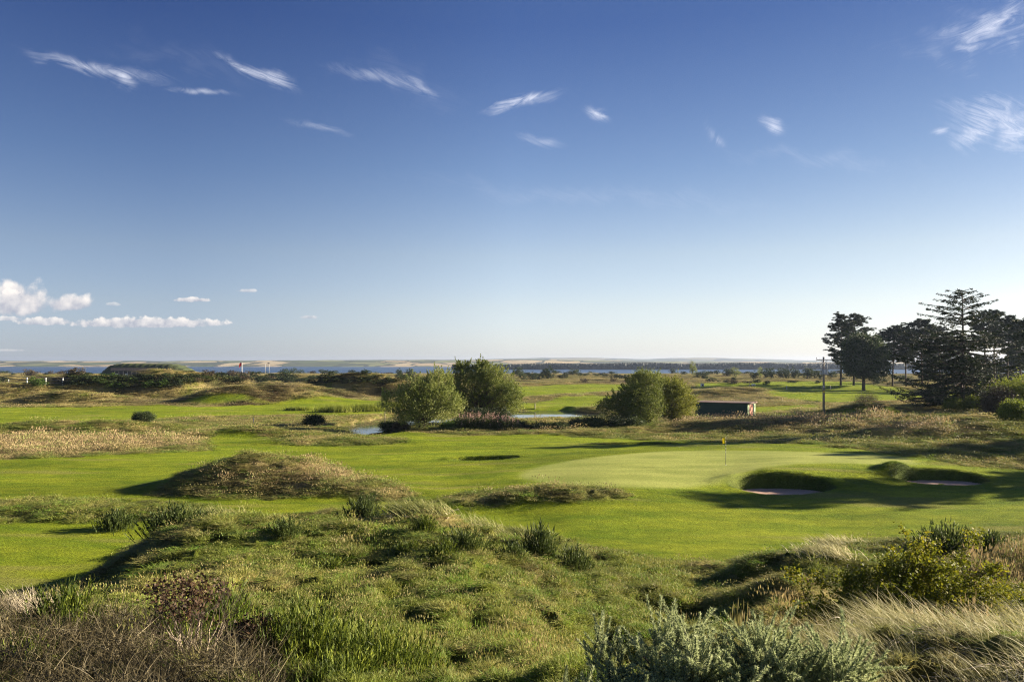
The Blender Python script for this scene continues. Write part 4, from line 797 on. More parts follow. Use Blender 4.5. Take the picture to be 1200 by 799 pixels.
# yellow flag on the green
def flag_mesh(L, Hh, amp, seed, droop):
    nx, nz = 14, 8; V = []
    for i in range(nx):
        for j in range(nz):
            u = i / (nx - 1); v = j / (nz - 1); V.append((-L * u * math.cos(droop * u * .9), amp * math.sin(u * 7 + v * 2.0 + seed) * (u ** .7), -v * Hh * (1 - .1 * u) - L * u * math.sin(droop * u)))
    f = [[i * nz + j, i * nz + j + 1, (i + 1) * nz + j + 1, (i + 1) * nz + j] for i in range(nx - 1) for j in range(nz - 1)]
    o = (np.array(V), np.array(f)); return o
x, y, z = at(850.5, 54.6); e = empty('golf_flag', (x, y, z), 0, 'yellow flag hanging on its black and white striped flagstick', 'golf flag')
MB().tube([(0, 0, -.1), (0, 0, .85)], .016, 8).build('lower_stick', M_dkgrey, e, True)
mb = MB(); mw_ = MB()
for k in range(9): (mb if k % 2 else mw_).tube([(0, 0, .85 + k * .125), (0, 0, .85 + (k + 1) * .125)], .0155, 8)
up_ = mw_.build('upper_stick', M_white, e, True); mb.build('black_bands', M_dkgrey, up_, True)
V, f = flag_mesh(.24, .46, .03, 0, .35); M_flagy = leafmat('yellow_cloth', (.85, .70, .02), (.85, .72, .03), (.9, .75, .05), .4, 1); 
o = mesh('flag_cloth', V + np.array([0, 0, 1.98]), f, M_flagy, e, True)
m_ = o.modifiers.new('thick', 'SOLIDIFY'); m_.thickness = .004
MB().tube([(0, 0, .0), (0, 0, .012)], .055, 16).build('hole_cup', M_white, e)
# red range flag on its white pole
x, y, z = at(283.5, 430); e = empty('flagpole', (x, y, z), 0, 'tall white flagpole flying a red flag before the sea', 'flagpole')
MB().tube([(0, 0, -.3), (0, 0, 8.1 - z)], [.22, .13], 8).build('pole', M_white, e, True)
V, f = flag_mesh(1.9, 2.1, .25, 1, .75); o = mesh('flag_cloth', V + np.array([-.1, 0, 8.0 - z]), f, leafmat('red_cloth', (.7, .03, .03), (.75, .04, .04), None, .35, 1), e, True); o.modifiers.new('thick', 'SOLIDIFY').thickness = .02
for px, hh, lb in ((311, 8.3, 'left of the two thin pale poles by the shore'), (315.5, 8.6, 'right of the two thin pale poles, with a dark top')):
    x, y, z = at(px, 560); e = empty('signal_pole', (x, y, z), 0, lb, 'pole', 'thin pale poles by the shore'); MB().tube([(0, 0, -.3), (0, 0, 7.2 - z)], .12, 6).build('pole', M_palegrey, e, True)
    if hh > 8.4: MB().box((-.5, 0, 7.3 - z), (1.5, .15, .8)).build('dark_pennant', M_dkgrey, e)
# white posts by the scrub
src = None
for k, px in enumerate((10, 31.5, 53.5, 73.5)):
    x, y, z = G(px, 451, 60)
    if src is None:
        src = MB().box((0, 0, .75), (.2, .2, 1.7)).box((0, 0, 1.66), (.26, .26, .12), taper=.7).build('white_post', M_white); o = src
    else: o = src.copy(); COL.objects.link(o)
    o.location = (x, y, z - .1); tag(o, ['white post nearest the left edge of the dunes', 'white post just left of the bright green bush', 'white post just right of the bright green bush', 'white post farthest from the left edge'][k], 'post', 'white posts along the dark fence line')
mb = MB(); pf = [G(px, 452, 60) for px in range(-10, 84, 6)]
for a_, b_ in zip(pf[:-1], pf[1:]):
    for q in (.5, 1.1, 1.7): mb.tube([(a_[0], a_[1] + .2, a_[2] + q), (b_[0], b_[1] + .2, b_[2] + q)], .07, 4)
tag(mb.build('fence_rails', M_dkgrey), 'dark rail fence running behind the white posts', 'fence')
# turf roofed range building
Yb = 420.; x, y, z = at(167, Yb); e = empty('turf_building', (x, y, z), 0, 'long low building under a flat turf roof with a brown front', 'building')
M_turf = plain('turf_roof_grass', (.03, .045, .012), (.055, .075, .018), .95, .35, bump=.3); M_brownp = plain('brown_cladding', (.20, .15, .13), (.28, .22, .19), .9, .6, stretch=(4, 1, .5)); M_opening_shade = paint('opening_shade', (.02, .02, .02))
top = 7.35 - z; prof = [(-24, 0), (-20.5, 4.2), (-18, 6.4), (-15, 7.4), (-10, top), (15, top - .3), (19, 6.6), (24, 4.4), (28, 1.6), (30, 0)]
V = []; n = len(prof); xs = np.linspace(-24, 30, 90); tz = np.interp(xs, [p_[0] for p_ in prof], [p_[1] for p_ in prof])
for xx, zz in zip(xs, tz):
    nz_ = .12 * math.sin(xx * 1.7) + .1 * math.sin(xx * 3.9); sl = min(1, zz / 4)
    for q, (yy, f_) in enumerate([(-7 * sl, 0.0), (-4.2 * sl, .52), (-2 * sl, .92), (0, 1), (9, 1), (14, .6), (18, 0)]): V.append((xx, yy, zz * f_ + (nz_ if 0 < f_ else -.4)))
f = [[i * 7 + j, (i + 1) * 7 + j, (i + 1) * 7 + j + 1, i * 7 + j + 1] for i in range(89) for j in range(6)]
mesh('turf_roof', V, np.array(f), M_turf, e, True)
MB().box((-1, -7.4, 4.7), (25, .3, 1.5)).build('cladding_panel', M_brownp, e); MB().box((-1, -7.2, 2.5), (25, 1.6, 2.4)).build('shade_block', M_opening_shade, e)  # solid near-black block stands in for the shade under the panel
for k in range(11): MB().box((-11 + k * 2.3, -8.12, 2.4), (.35, .3, 2.6)).build('post', M_wood, e)
for k, (dx, w_) in enumerate([(-10, 1.6), (-4.6, 1.2), (5, .7)]): MB().box((dx, -8.4, 1.9), (w_, .2, 1.0)).build('white_board', M_white, e)
# tee boxes far off
for px, py, w_, h_, lb, mt in ((823, 452.5, 1.0, .9, 'white tee box with a dark front on the far fairway', M_dkgrey), (883, 452, 1.1, .6, 'grey and white tee box right of the wide purple bush', M_grey)):
    x, y, z = G(px, py, 60); e = empty('tee_box', (x, y, z - .05), .2, lb, 'tee box'); MB().box((0, 0, h_ / 2), (w_, .5, h_)).build('body', M_white, e); MB().box((.05, -.27, h_ * .45), (w_ * .55, .04, h_ * .7)).build('front_panel', mt, e); MB().box((0, 0, h_ + .04), (w_ * 1.1, .6, .08)).build('lid', M_white, e)
def marker(px, py, hh, mat, label, r_=.05, name='marker_post'):
    x, y, z = G(px, py, 60); o = MB().tube([(0, 0, -.2), (0, 0, hh * .9), (0, 0, hh)], [r_, r_, r_ * .5], 6).build(name, mat); o.location = (x, y, z); tag(o, label, 'post'); return o
marker(627, 479, 1.0, M_wood, 'short wooden marker post on the far bank of the pond', .09); marker(451, 490, 1.1, M_wood, 'small brown post in the reeds by the left water', .08); marker(297, 497, .9, M_dkgrey, 'short dark post on the left fairway bank', .07)
marker(878, 452.5, 1.2, M_dkgrey, 'tiny dark post on the far fairway', .1); marker(922, 456.5, 1.2, M_grey, 'tiny grey post on the far right green', .1); marker(973, 456.5, 1.2, M_dkgrey, 'tiny dark post beside the first pine', .1)
# two golfers far off under the pines
def skin_fig(name, V, E, R, mat, parent, sub=1):
    me = bpy.data.meshes.new(name); me.from_pydata(V, E, []); me.materials.append(mat); o = bpy.data.objects.new(name, me); COL.objects.link(o); o.parent = parent
    sk = o.modifiers.new('skin', 'SKIN'); sk.use_smooth_shade = True
    for i, r_ in enumerate(R): me.skin_vertices[0].data[i].radius = (r_, r_)
    me.skin_vertices[0].data[0].use_root = True; o.modifiers.new('sub', 'SUBSURF').levels = sub; o.modifiers['sub'].render_levels = sub; return o
M_skin = paint('skin', (.5, .30, .22)); M_navy = paint('navy_cloth', (.03, .035, .06)); M_pale = paint('pale_cloth', (.6, .58, .55)); M_hair = paint('hair', (.06, .04, .03))
for px, mt, mb_, lb, rz in ((1159.5, M_navy, M_dkgrey, 'left golfer in a dark top standing under the pines', .3), (1162.3, M_pale, M_navy, 'right golfer in a pale top standing under the pines', -.6)):
    x, y, z = G(px, 456.3, 60); e = empty('person', (x, y, z), rz, lb, 'person', 'two golfers under the pines')
    V = [(0, 0, .98), (0, 0, 1.2), (0, 0, 1.42), (0, 0, 1.52), (0, -.02, 1.62), (0, -.02, 1.74), (.2, 0, 1.40), (.27, .02, 1.12), (.24, -.1, .88), (-.2, 0, 1.40), (-.28, .02, 1.12), (-.22, -.12, .9), (.1, 0, .9), (.13, -.02, .5), (.14, .02, .08), (.15, -.12, .03), (-.1, 0, .9), (-.14, .03, .5), (-.16, .02, .08), (-.17, -.12, .03)]
    E = [(0, 1), (1, 2), (2, 3), (3, 4), (4, 5), (2, 6), (6, 7), (7, 8), (2, 9), (9, 10), (10, 11), (0, 12), (12, 13), (13, 14), (14, 15), (0, 16), (16, 17), (17, 18), (18, 19)]
    R = [.15, .14, .15, .055, .09, .07, .065, .045, .035, .065, .045, .035, .095, .065, .045, .04, .095, .065, .045, .04]
    skin_fig('body', V, E, R, M_skin, e)
    skin_fig('jacket', V[:3] + [V[6], V[7], V[9], V[10]], [(0, 1), (1, 2), (2, 3), (3, 4), (2, 5), (5, 6)], [.17, .165, .17, .08, .058, .08, .058], mt, e); skin_fig('trousers', [V[0], V[12], V[13], V[14], V[16], V[17], V[18]], [(0, 1), (1, 2), (2, 3), (0, 4), (4, 5), (5, 6)], [.165, .11, .08, .06, .11, .08, .06], mb_, e)
    MB().tube([(0, .01, 1.66), (0, .01, 1.74), (0, .01, 1.80)], [.105, .10, .05], 10).build('hair', M_hair, e, True)
# ================================================================== near plants
M_gorsen = leafmat('gorse_spines', (.15, .19, .085), (.36, .41, .20), (.58, .60, .36), .45, 3.)
M_broom = leafmat('broom_stems', (.022, .038, .008), (.075, .11, .013), (.36, .41, .05), .25, 2.); M_broomd = leafmat('broom_stems_deep', (.035, .055, .014), (.07, .10, .022), (.16, .19, .05), .25, 1.5)
M_marram = leafmat('marram_blades', (.20, .21, .07), (.46, .43, .21), (.85, .76, .5), .3, 2.); M_straw = leafmat('dry_straw', (.32, .27, .18), (.58, .50, .36), (.80, .72, .58), .3, 3.)
M_rose = leafmat('rose_leaf', (.07, .09, .01), (.17, .19, .015), (.48, .40, .025), .4, 1.2); M_rust = leafmat('withered_leaf', (.035, .02, .012), (.07, .04, .02), (.13, .08, .035), .15, 3.)
M_twig = leafmat('dead_twigs', (.022, .020, .008), (.065, .052, .024), (.30, .25, .14), .05, 4.)
M_marramg = leafmat('greenish_marram', (.13, .16, .04), (.25, .27, .08), (.50, .47, .22), .35, 2.)
def foxtails(base, d, L, n, sl, sw, r, bend=None):
    """shoots clothed in spines: returns spine blades"""
    k = len(base); bend = np.zeros((k, 3)) if bend is None else bend
    q = np.repeat(np.arange(k), n); t = r.random(k * n) ** .8
    ax = d / np.linalg.norm(d, axis=1)[:, None]; p = base[q] + ax[q] * (L[q] * t)[:, None] + bend[q] * (L[q] * t * t)[:, None]
    out = runit(k * n, r); out -= (out * ax[q]).sum(1)[:, None] * ax[q]; out /= np.linalg.norm(out, axis=1)[:, None] + 1e-9
    dd = out * .8 + ax[q] * .75; return blades(p, dd, sl * r.uniform(.6, 1.2, k * n) * (1.1 - .5 * t), sw, np.zeros((k * n, 3)), 1, r)
def gorse(px, Y, w, hh, label, seed, ns=300, sl=.034, sw=.007, lean=0., dens=120):
    x, y, z = at(px, Y); r = np.random.default_rng(seed); e = empty('gorse_bush', (x, y, z - .05), 0, label, 'bush'); mb = MB(); B = []; Dd = []; Ls = []
    for k in range(26):
        bx = r.uniform(-.42, .42) * w; by = r.uniform(-.25, .3) * w; a = r.uniform(0, 6.28); hgt = hh * r.uniform(.6, 1.02) * (1 - .5 * abs(bx / w) ** 1.5)
        tip = np.array([bx * 1.25 + math.cos(a) * .15 * w, by + math.sin(a) * .12 * w, hgt]); s_ = np.linspace(0, 1, 6)[:, None]; b0 = np.array([bx * .6, by * .6, 0]); pts = b0 + (tip - b0) * s_; pts[1:-1] += r.normal(size=(4, 3)) * .02
        mb.tube(pts, np.linspace(.012, .004, 6), 5)
        for j in range(ns // 26):
            q = r.uniform(.35, 1); p_ = b0 + (tip - b0) * q; B.append(p_); az = r.uniform(0, 6.28); el = r.uniform(.25, 1.3); Dd.append([math.cos(az) * math.cos(el) + lean, math.sin(az) * math.cos(el), math.sin(el)]); Ls.append(hh * r.uniform(.4, .95))
        B.append(tip - np.array([0, 0, .1])); Dd.append([(tip - b0)[0] * .5, 0, 1]); Ls.append(hh * .5)
    B, Dd, Ls = np.array(B), np.array(Dd), np.array(Ls); V, f3, f4 = foxtails(B, Dd, Ls, dens, sl, sw, r)
    for p_, d_, l_ in list(zip(B, Dd, Ls))[::3]: d_ = d_ / np.linalg.norm(d_); mb.tube([p_, p_ + d_ * l_ * .9], [.004, .002], 3, False)
    mb.build('stems', M_darktwig, e); mesh('foliage', V, [f3, f4] if len(f4) else f3, M_gorsen, e); return e
gorse(862, 4.75, 1.45, .44, 'grey green spiny gorse bush close to the camera', 301, 620, sl=.036, dens=240, sw=.0075)
gorse(745, 4.6, 1.0, .34, 'smaller gorse shoot group left of the near gorse bush', 302, 380, sl=.036, dens=230, sw=.0075)
gorse(985, 4.5, 1.0, .28, 'gorse sprigs reaching into the pale marram grass', 303, 300, sl=.036, dens=220, lean=.4, sw=.0075)
def broom(px, Y, w, hh, label, seed, n=260, mat=None, sw=None, spread=.35, group=None, sub=4, dz=-.05):
    x, y, z = at(px, Y); r = np.random.default_rng(seed); e = empty('broom_bush', (x, y, z + dz), 0, label, 'bush', group); sw = sw or max(.006, Y * .0011)
    b_ = np.c_[r.normal(size=n) * w * .20, r.normal(size=n) * w * .20, np.zeros(n)]; d = np.c_[b_[:, :2] / w * spread * 3 + r.normal(size=(n, 2)) * .10, np.ones(n)]; Ls = hh * r.uniform(.45, 1.1, n) * (1 - .35 * np.minimum(1, np.hypot(b_[:, 0], b_[:, 1]) / w * 2))
    V, f3, f4 = blades(b_, d, Ls, sw * 1.1, np.c_[r.normal(size=(n, 2)) * .08, np.zeros(n)], 3, r)
    q = np.repeat(np.arange(n), sub * 3); t = r.uniform(.3, .98, len(q)); dn = d / np.linalg.norm(d, axis=1)[:, None]; b2 = b_[q] + dn[q] * (Ls[q] * t)[:, None]
    V2, g3, g4 = blades(b2, dn[q] + r.normal(size=(len(q), 3)) * .28, Ls[q] * r.uniform(.08, .22, len(q)), sw * 1.5, np.zeros((len(q), 3)), 2, r)
    mesh('foliage', V2, [g3, g4], mat or M_broom, e); mesh('stems', V, [f3, f4], mat or M_broom, e); return e
broom(430, 7.4, 1.4, .56, 'bright green broom bush at the bottom, centre of its patch', 311, 420, sub=5); broom(350, 7.5, 1.2, .58, 'left broom bush of the bottom patch, beside the bare twigs', 312, 360, sub=5); broom(492, 6.7, 1.0, .42, 'low right broom bush of the bottom patch', 313, 300, sub=5); broom(390, 6.4, 1.1, .40, 'nearest low broom bush of the bottom patch', 314, 300, sub=5)
broom(72, 8.6, .62, .72, 'upright bright green broom bush between two pale grass clumps', 315, 260, sub=5); broom(20, 7.0, .5, .4, 'small broom bush in the bottom left corner', 316, 120)
broom(262, 9.0, .55, .95, 'green broom bush rising behind the withered shrub', 317, 170, sub=5); broom(200, 8.2, .6, .55, 'low broom bush under the withered shrub', 318, 140)
GB = 'broom bushes along the rough crest'
broom(205, 24, 1.7, 1.0, 'round dark broom bush on the left shoulder of the near dune', 320, 420, M_broomd, .022, .38, GB); broom(137, 37, 1.8, 1.0, 'spiky broom bush on the flat beyond the left dune shoulder', 321, 260, M_broomd, .03, .25, GB)
broom(427, 25.5, 1.0, 1.1, 'upright dark broom bush on the crest left of the windblown grass', 322, 240, M_broomd, .022, .3, GB); broom(632, 22.5, .75, 1.25, 'tall narrow broom bush, left of the central pair', 323, 240, M_broomd, .02, .2, GB); broom(673, 22.8, .9, 1.0, 'shorter broom bush, right of the central pair', 324, 220, M_broomd, .02, .3, GB)
broom(1108, 26, 1.7, 1.25, 'wide spiky broom bush above the yellow leaved bush', 325, 380, M_broomd, .025, .6, GB); broom(1158, 25, 1.2, .8, 'broom bush right of the wide spiky one', 326, 220, M_broomd, .025, .4, GB); broom(1195, 22, 1.1, .8, 'broom bush cut by the right edge', 327, 220, M_broomd, .022, .4, GB)
for k, (px, Y, w, hh) in enumerate([(385, 19, .8, .5), (455, 19, .9, .75), (478, 20, .7, .6), (545, 20, 1.0, .7), (520, 19, .7, .6), (335, 21.5, .8, .6), (575, 21, .8, .55), (600, 20.5, .7, .5), (498, 22, .7, .5)]): broom(px, Y, w, hh, 'small young broom among the grass of the middle slope', 330 + k, 150, M_broomd if k % 2 else M_broom, .016, .35, 'young broom on the middle slope')
# the yellow leaved bush
def rosebush(px, Y, label, seed):
    x, y, z = at(px, Y); r = np.random.default_rng(seed); e = empty('rose_bush', (x, y, z + .2), 0, label, 'bush'); mb = MB(); Pl = []
    for k in range(120):
        a = r.uniform(0, 6.28); L = r.uniform(.8, 1.9) * (1 + .25 * math.cos(a)); el = r.uniform(.3, 1.35); b0 = np.array([r.normal() * .5, r.normal() * .25, 0]); tip = b0 + np.array([math.cos(a) * math.cos(el) * L * 1.05, math.sin(a) * math.cos(el) * L * .8, math.sin(el) * L * .88]); s_ = np.linspace(0, 1, 7)[:, None]
        pts = b0 + (tip - b0) * s_; pts[:, 2] += np.sin(s_[:, 0] * PI) * .12 * L; pts[1:] += r.normal(size=(6, 3)) * .025; mb.tube(pts, np.linspace(.010, .003, 7), 4, False)
        for j in range(9):
            q = r.uniform(.35, 1.0); p0 = np.array([np.interp(q, s_[:, 0], pts[:, i]) for i in range(3)]); d = runit(1, r)[0]; d[2] = abs(d[2]); l2 = r.uniform(.12, .3); mb.tube([p0, p0 + d * l2], [.003, .002], 3, False); n = 26; n = 34; Pl.append(p0 + d * (r.random((n, 1)) * l2) + r.normal(size=(n, 3)) * .05)
    Pl = np.concatenate(Pl); V, f = leaves(Pl, r.uniform(.035, .065, len(Pl)), r.uniform(.03, .05, len(Pl)), None, r); mb.build('stems', M_darktwig, e); mesh('foliage', V, f, M_rose, e)
rosebush(1045, 13.2, 'yellow green small leaved bush behind the marram grass', 341); rosebush(1135, 12.4, 'lower outlying yellow leaved bush on its right side', 342); bpy.data.objects['rose_bush.001'].scale = (.62, .62, .48)
# the withered shrub with bare pale stems
def withered(px, py, Y, hh, label, seed):
    x, y, z = at(px, Y); r = np.random.default_rng(seed); e = empty('withered_shrub', (x, y, z - .02), 0, label, 'shrub'); mb = MB(); md_ = MB(); tips = []
    def grow(p, d, L, rad, dep):
        q = p + d * L; mid = p + d * L * .5 + r.normal(size=3) * L * .06; (mb if dep < 3 else md_).tube([p, mid, q], [rad, rad * .85, rad * .7], 5, False); tips.append((q, dep))
        if dep >= 5: return
        for _ in range(2 if dep else 5):
            nd = d + r.normal(size=3) * (.34 if dep else .30) + np.array([-.02, 0, .10]); nd /= np.linalg.norm(nd); grow(q if dep else p, nd, L * r.uniform(.68, .9), rad * .66, dep + 1)
    grow(np.zeros(3), np.array([.02, 0, 1.]), hh * .27, .012, 0); grow(np.array([.06, 0, 0]), np.array([.25, .1, 1.]) / 1.03, hh * .27, .010, 0); grow(np.array([-.1, .1, 0]), np.array([-.3, .1, 1.]) / 1.05, hh * .25, .010, 0)
    mb.build('stems', M_palebark, e); md_.build('twigs', M_darktwig, e); C = np.array([t for t, d_ in tips if d_ >= 4 and t[0] < .18 and (t[2] > hh * .5)]); n = 6
    Pl = np.repeat(C, n, 0) + r.normal(size=(len(C) * n, 3)) * .04; V, f = leaves(Pl, .045, .02, None, r); mesh('foliage', V, f, M_rust, e)
withered(226, 797, 6.7, 1.12, 'dark withered shrub standing on bare pale forked stems', 351)
withered(292, 797, 7.4, .55, 'small bare twiggy shrub left of the broom patch', 352)
# marram clumps
def marram(px, Y, w, hh, label, seed, n=420, lean=(-.55, .1), mat=None, group=None, sw=None, dry=.5, spread=.3):
    x, y, z = at(px, Y); r = np.random.default_rng(seed); e = empty('marram_clump', (x, y, z - .04), 0, label, 'grass clump', group); sw = sw or max(.006, Y * .0011)
    b_ = np.c_[r.normal(size=n) * w * .28, r.normal(size=n) * w * .22, np.zeros(n)]; d = np.c_[lean[0] * .6 + r.normal(size=n) * spread, lean[1] + r.normal(size=n) * spread, np.ones(n)]
    V, f3, f4 = blades(b_, d, hh * r.uniform(.5, 1.15, n) , sw, np.c_[lean[0] * .7 + r.normal(size=n) * .22, r.normal(size=n) * .2, -.35 * r.random(n)], 5, r); mesh('blades', V, [f3, f4], mat or M_marram, e)
    m = int(n * dry); b_ = np.c_[r.normal(size=m) * w * .34, r.normal(size=m) * w * .26, r.random(m) * hh * .12]; d = runit(m, r); d[:, 2] = np.abs(d[:, 2]) * .4 + .1; d[:, 0] += lean[0] * .5
    V, f3, f4 = blades(b_, d, hh * r.uniform(.25, .6, m), sw, np.c_[r.normal(size=(m, 2)) * .5, -.5 * np.ones(m)], 4, r); mesh('dead_blades', V, [f3, f4], M_straw, e); return e
GM = 'pale marram clumps at the bottom right'; k = 0
for row, (Y, x0, x1, st, hh) in enumerate([(7.4, 950, 1240, 36, .42), (6.7, 975, 1240, 42, .46), (6.0, 1000, 1250, 46, .42), (5.4, 1030, 1260, 42, .32), (4.9, 1050, 1260, 44, .26)]):
    px = x0
    while px < x1:
        marram(px + random.uniform(-10, 10), Y + random.uniform(-.15, .15), .62, hh * random.uniform(.85, 1.1), 'pale windblown marram clump in the bottom right bank', 400 + k, 230 if row < 3 else 200, group=GM, dry=.4 + .45 * row); k += 1; px += st
marram(700, 4.9, .5, .42, 'small pale grass clump left of the near gorse', 470, 300, lean=(-.5, 0)); marram(668, 5.1, .4, .3, 'low straw coloured clump at the bottom centre', 471, 200)
marram(28, 9.3, .9, .36, 'pale bleached grass clump on the left crest, farthest left', 472, 600, lean=(-.55, 0), mat=M_straw); marram(8, 8.9, .7, .3, 'bleached grass clump cut by the left edge', 473, 400, mat=M_straw); marram(125, 9.6, .6, .55, 'arching pale grass clump right of the upright broom', 474, 260, lean=(-.5, 0), mat=M_straw)
for k, (px, Y, w, hh) in enumerate([(500, 24.5, 1.5, .5), (525, 25, 1.4, .55), (478, 24.5, 1.2, .6), (585, 25.5, 1.2, .5), (560, 25.5, 1.1, .5), (610, 26, .9, .5), (240, 40, 2.2, .6), (262, 40, 2., .5), (725, 20, .8, .4), (1020, 27.5, 1.2, .5), (985, 28, 1.6, .4), (970, 24, 1.4, .4)]):
    marram(px, Y, w, hh, ['windblown pale grass clump on the crest above the middle slope', 'short pale grass clump on the right hand rough', 'pale grass clump before the big mound'][0 if k < 6 else 2 if k < 8 else 1], 480 + k, 520, mat=(None if k > 7 else M_marramg), group=['windblown clumps on the crest', 'short pale clumps on the right hand rough', 'pale clumps before the big mound'][0 if k < 6 else 2 if k < 8 else 1], dry=.2)
# dead heather and twigs at the bottom left
r = np.random.default_rng(360); n = 42000; pxs = r.uniform(-60, 330, n); Ys = r.uniform(5.0, 10.5, n); keep = (Ys < 10.2 - np.clip((pxs - 60) / 240, 0, 1) * 2.6 - .8 * r.random(n)); pxs, Ys = pxs[keep], Ys[keep]; X_ = (pxs - 600) / F * Ys; Z_ = h(X_, Ys); n = len(X_); dens = fbm(X_ / .5, Ys / .5, 2, 9)
b_ = np.c_[X_, Ys, Z_ + r.random(n) * .42 * (dens + .5).clip(.1, 1)]; d = runit(n, r); d[:, 2] = np.abs(d[:, 2]) * .8 + .15
V, f3, f4 = blades(b_, d, r.uniform(.06, .32, n), r.choice([.004, .006, .010], n, p=[.5, .4, .1]), r.normal(size=(n, 3)) * .3, 4, r)
tag(mesh('dead_undergrowth', V, [f3, f4], M_twig), 'tangle of dead heather and grey twigs at the bottom left', kind='stuff')
# ================================================================== rough grass (uncountable)
M_grass = leafmat('grass_blades', (.7, .85, .6), (1.1, 1.15, .95), (1.9, 1.75, 1.6), .35, 3., tint=True); M_seed = leafmat('seed_heads', (.9, .8, .8), (1.2, 1.1, 1.1), (1.7, 1.5, 1.5), .3, 3., tint=True)
pc = bpy.data.collections.new('grass_kinds')
def tuftproto(name, n, bl, w, seed, lean=.55, heads=0, segs=3):
    r = np.random.default_rng(seed); b_ = np.c_[r.normal(size=(n, 2)) * .38, np.zeros(n)]; d = np.c_[b_[:, :2] * .5 + r.normal(size=(n, 2)) * lean + np.array([-.12, 0]), np.ones(n)]
    V, f3, f4 = blades(b_, d, bl * r.uniform(.45, 1.1, n), w, np.c_[r.normal(size=(n, 2)) * .35 + np.array([-.2, 0]), -.45 * np.ones(n)], segs, r); mi = [0] * (len(f3) + len(f4)); Fs = [f3, f4]
    if heads:
        k = heads; hb = b_[:k] + (d[:k] / np.linalg.norm(d[:k], axis=1)[:, None]) * bl * r.uniform(.9, 1.25, (k, 1)); V2, g = leaves(hb, .22, w * 2.2, d[:k], r); Fs.append(g + len(V)); V = np.r_[V, V2]; mi += [1] * len(g)
    Fs = [f for f in Fs if len(f)]; order = mi
    o = mesh(name, V, Fs, None, None, False, mats=[M_grass, M_seed], mi=order); COL.objects.unlink(o); pc.objects.link(o)
for k in range(4): tuftproto('grass_a_%d' % k, 60, 1.0, .055, 500 + k)
for k in range(3): tuftproto('grass_b_%d' % k, 46, 1.0, .04, 510 + k, .22, 22)
ng = bpy.data.node_groups.new('grass_scatter', 'GeometryNodeTree'); ng.interface.new_socket('Geometry', in_out='INPUT', socket_type='NodeSocketGeometry'); ng.interface.new_socket('Geometry', in_out='OUTPUT', socket_type='NodeSocketGeometry')
gi = ng.nodes.new('NodeGroupInput'); go = ng.nodes.new('NodeGroupOutput'); ip = ng.nodes.new('GeometryNodeInstanceOnPoints'); ci = ng.nodes.new('GeometryNodeCollectionInfo'); ci.inputs['Collection'].default_value = pc; ci.inputs['Separate Children'].default_value = True; ci.inputs['Reset Children'].default_value = True
def na(nm, ty): n_ = ng.nodes.new('GeometryNodeInputNamedAttribute'); n_.data_type = ty; n_.inputs[0].default_value = nm; return n_.outputs[0]
ng.links.new(gi.outputs[0], ip.inputs['Points']); ng.links.new(ci.outputs[0], ip.inputs['Instance']); ip.inputs['Pick Instance'].default_value = True
ng.links.new(na('pick', 'INT'), ip.inputs['Instance Index']); ng.links.new(na('turn', 'FLOAT_VECTOR'), ip.inputs['Rotation']); ng.links.new(na('size', 'FLOAT_VECTOR'), ip.inputs['Scale']); ng.links.new(ip.outputs[0], go.inputs[0])
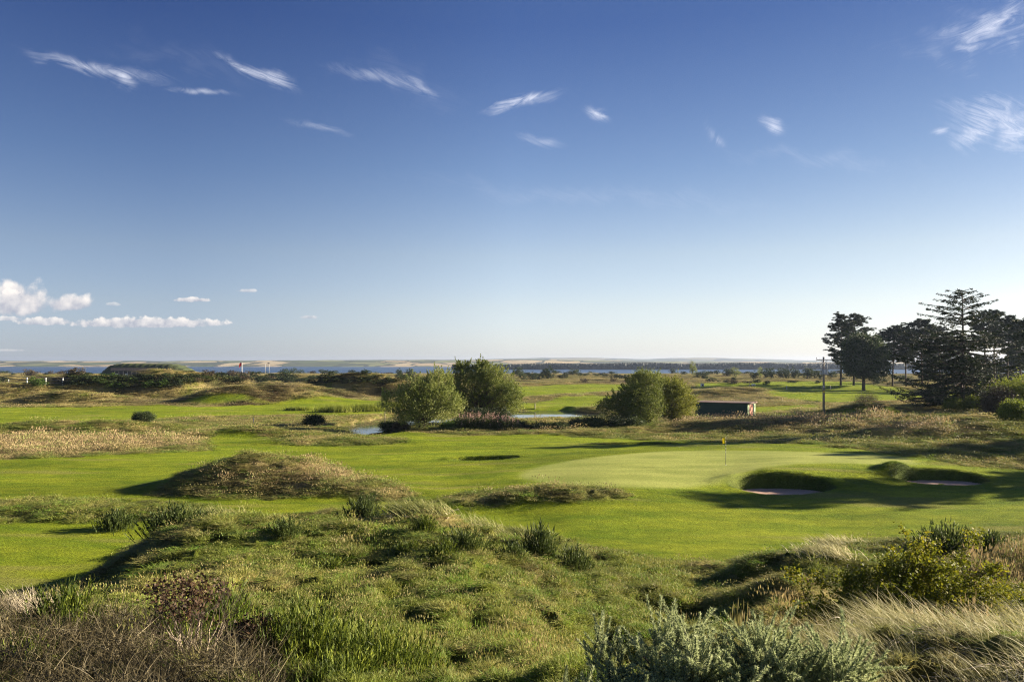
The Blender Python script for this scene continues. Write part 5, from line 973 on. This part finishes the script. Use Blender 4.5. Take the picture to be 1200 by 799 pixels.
def scatter(name, label, N_, y0, y1, umax, seed, mode='rough'):
    r = np.random.default_rng(seed); Y = y0 * np.exp(r.random(N_) * math.log(y1 / y0)); X = (r.random(N_) * 2 - 1) * umax * (Y + 3)
    cv_ = cover(X, Y); fr = cv_['fair']
    if mode == 'rough':
        keep = (fr < .5 + .3 * (r.random(N_) - .5)); inb = np.zeros(N_, bool)
        for cx, cy, rx, ry, fz in BUNK: inb |= np.hypot((X - cx) / rx, (Y - cy) / ry) < 1.1
        keep &= ~inb; keep &= pdist(X, Y, POND) > .4
    else: keep = (fr > .5) & (cv_['green'] < .05)
    if mode == 'rough': keep &= ~((X < (-.30 + .0 * Y) * Y) & (Y < 9.8 - np.clip((X / Y + .6) / .27, 0, 1) * 2.6) & (r.random(N_) < .85)); keep &= ~((X > .40 * Y) & (Y < 7.9) & (r.random(N_) < .8))
    X, Y = X[keep], Y[keep]; cv_ = {k_: v[keep] for k_, v in cv_.items()}; Z = h(X, Y, cv_['fair']); C = ground_colour(X, Y, cv_); n = len(X)
    tall = np.clip(.42 + fbm(X / 3.1, Y / 3.1, 3, 801) * 1.5 + fbm(X / .8, Y / .8, 2, 802) * 1.1, .06, 1.4)
    if mode == 'rough':
        hz = (.07 + .24 * tall) * (1 + .5 * cv_['tan']) * (1 + .35 * sstep(50, 80, Y)); sx_ = .035 + .0125 * Y ** .95
        band = sstep(.2, .6, cv_['tan']) + (pdist(X, Y, TAN[5], 8) < 0); band = band * (Y > 14); hz = np.where(band > .5, hz * 1.3, hz); hz = np.where((Y < 10.5) & (X > .36 * Y), hz * .5, hz); pk = np.where((r.random(n) < .06 + .06 * sstep(30, 60, Y) + .25 * np.clip(band, 0, 1)) & (Y > 7), r.integers(4, 7, n), r.integers(0, 4, n)); C = C * (1.12 - .12 * np.clip(band, 0, 1) * sstep(60, 78, X + Y * 0 + 60))[:, None]
        C = C * (1 + .35 * (r.random((n, 1)) - .5)); C = mix(C, np.array([.30, .25, .14]), (.4 * (r.random((n, 1)) < .2)) + .10 + .10 * sstep(30, 50, Y)[:, None])
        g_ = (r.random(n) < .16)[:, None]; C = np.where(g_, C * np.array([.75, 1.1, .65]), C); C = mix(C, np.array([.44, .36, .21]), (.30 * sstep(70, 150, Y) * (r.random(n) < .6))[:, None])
    else: hz = .022 + .02 * r.random(n); sx_ = .02 + .005 * Y; C = C * (1 + .3 * (r.random((n, 1)) - .4)); pk = r.integers(0, 4, n)
    V = np.c_[X, Y, Z - .02 - .05 * hz]; me = bpy.data.meshes.new(name); me.vertices.add(n); me.vertices.foreach_set('co', V.astype(np.float32).ravel())
    me.attributes.new('pick', 'INT', 'POINT').data.foreach_set('value', pk.astype(np.int32)); me.attributes.new('turn', 'FLOAT_VECTOR', 'POINT').data.foreach_set('vector', np.c_[np.zeros((n, 2)), r.uniform(-1.2, 1.2, n)].astype(np.float32).ravel())
    me.attributes.new('size', 'FLOAT_VECTOR', 'POINT').data.foreach_set('vector', np.c_[sx_ * r.uniform(.8, 1.3, n), sx_, hz * r.uniform(.7, 1.3, n)].astype(np.float32).ravel())
    me.attributes.new('tint', 'FLOAT_COLOR', 'POINT').data.foreach_set('color', np.c_[np.clip(C, 0.004, 1), np.ones(n)].astype(np.float32).ravel())
    o = bpy.data.objects.new(name, me); COL.objects.link(o); o.modifiers.new('grass', 'NODES').node_group = ng; tag(o, label, kind='stuff'); print(name, n); return o
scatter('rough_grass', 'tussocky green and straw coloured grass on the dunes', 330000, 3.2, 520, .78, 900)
scatter('fairway_grass', 'short mown blades on the nearer fairway', 150000, 24, 85, .78, 901, 'mown')
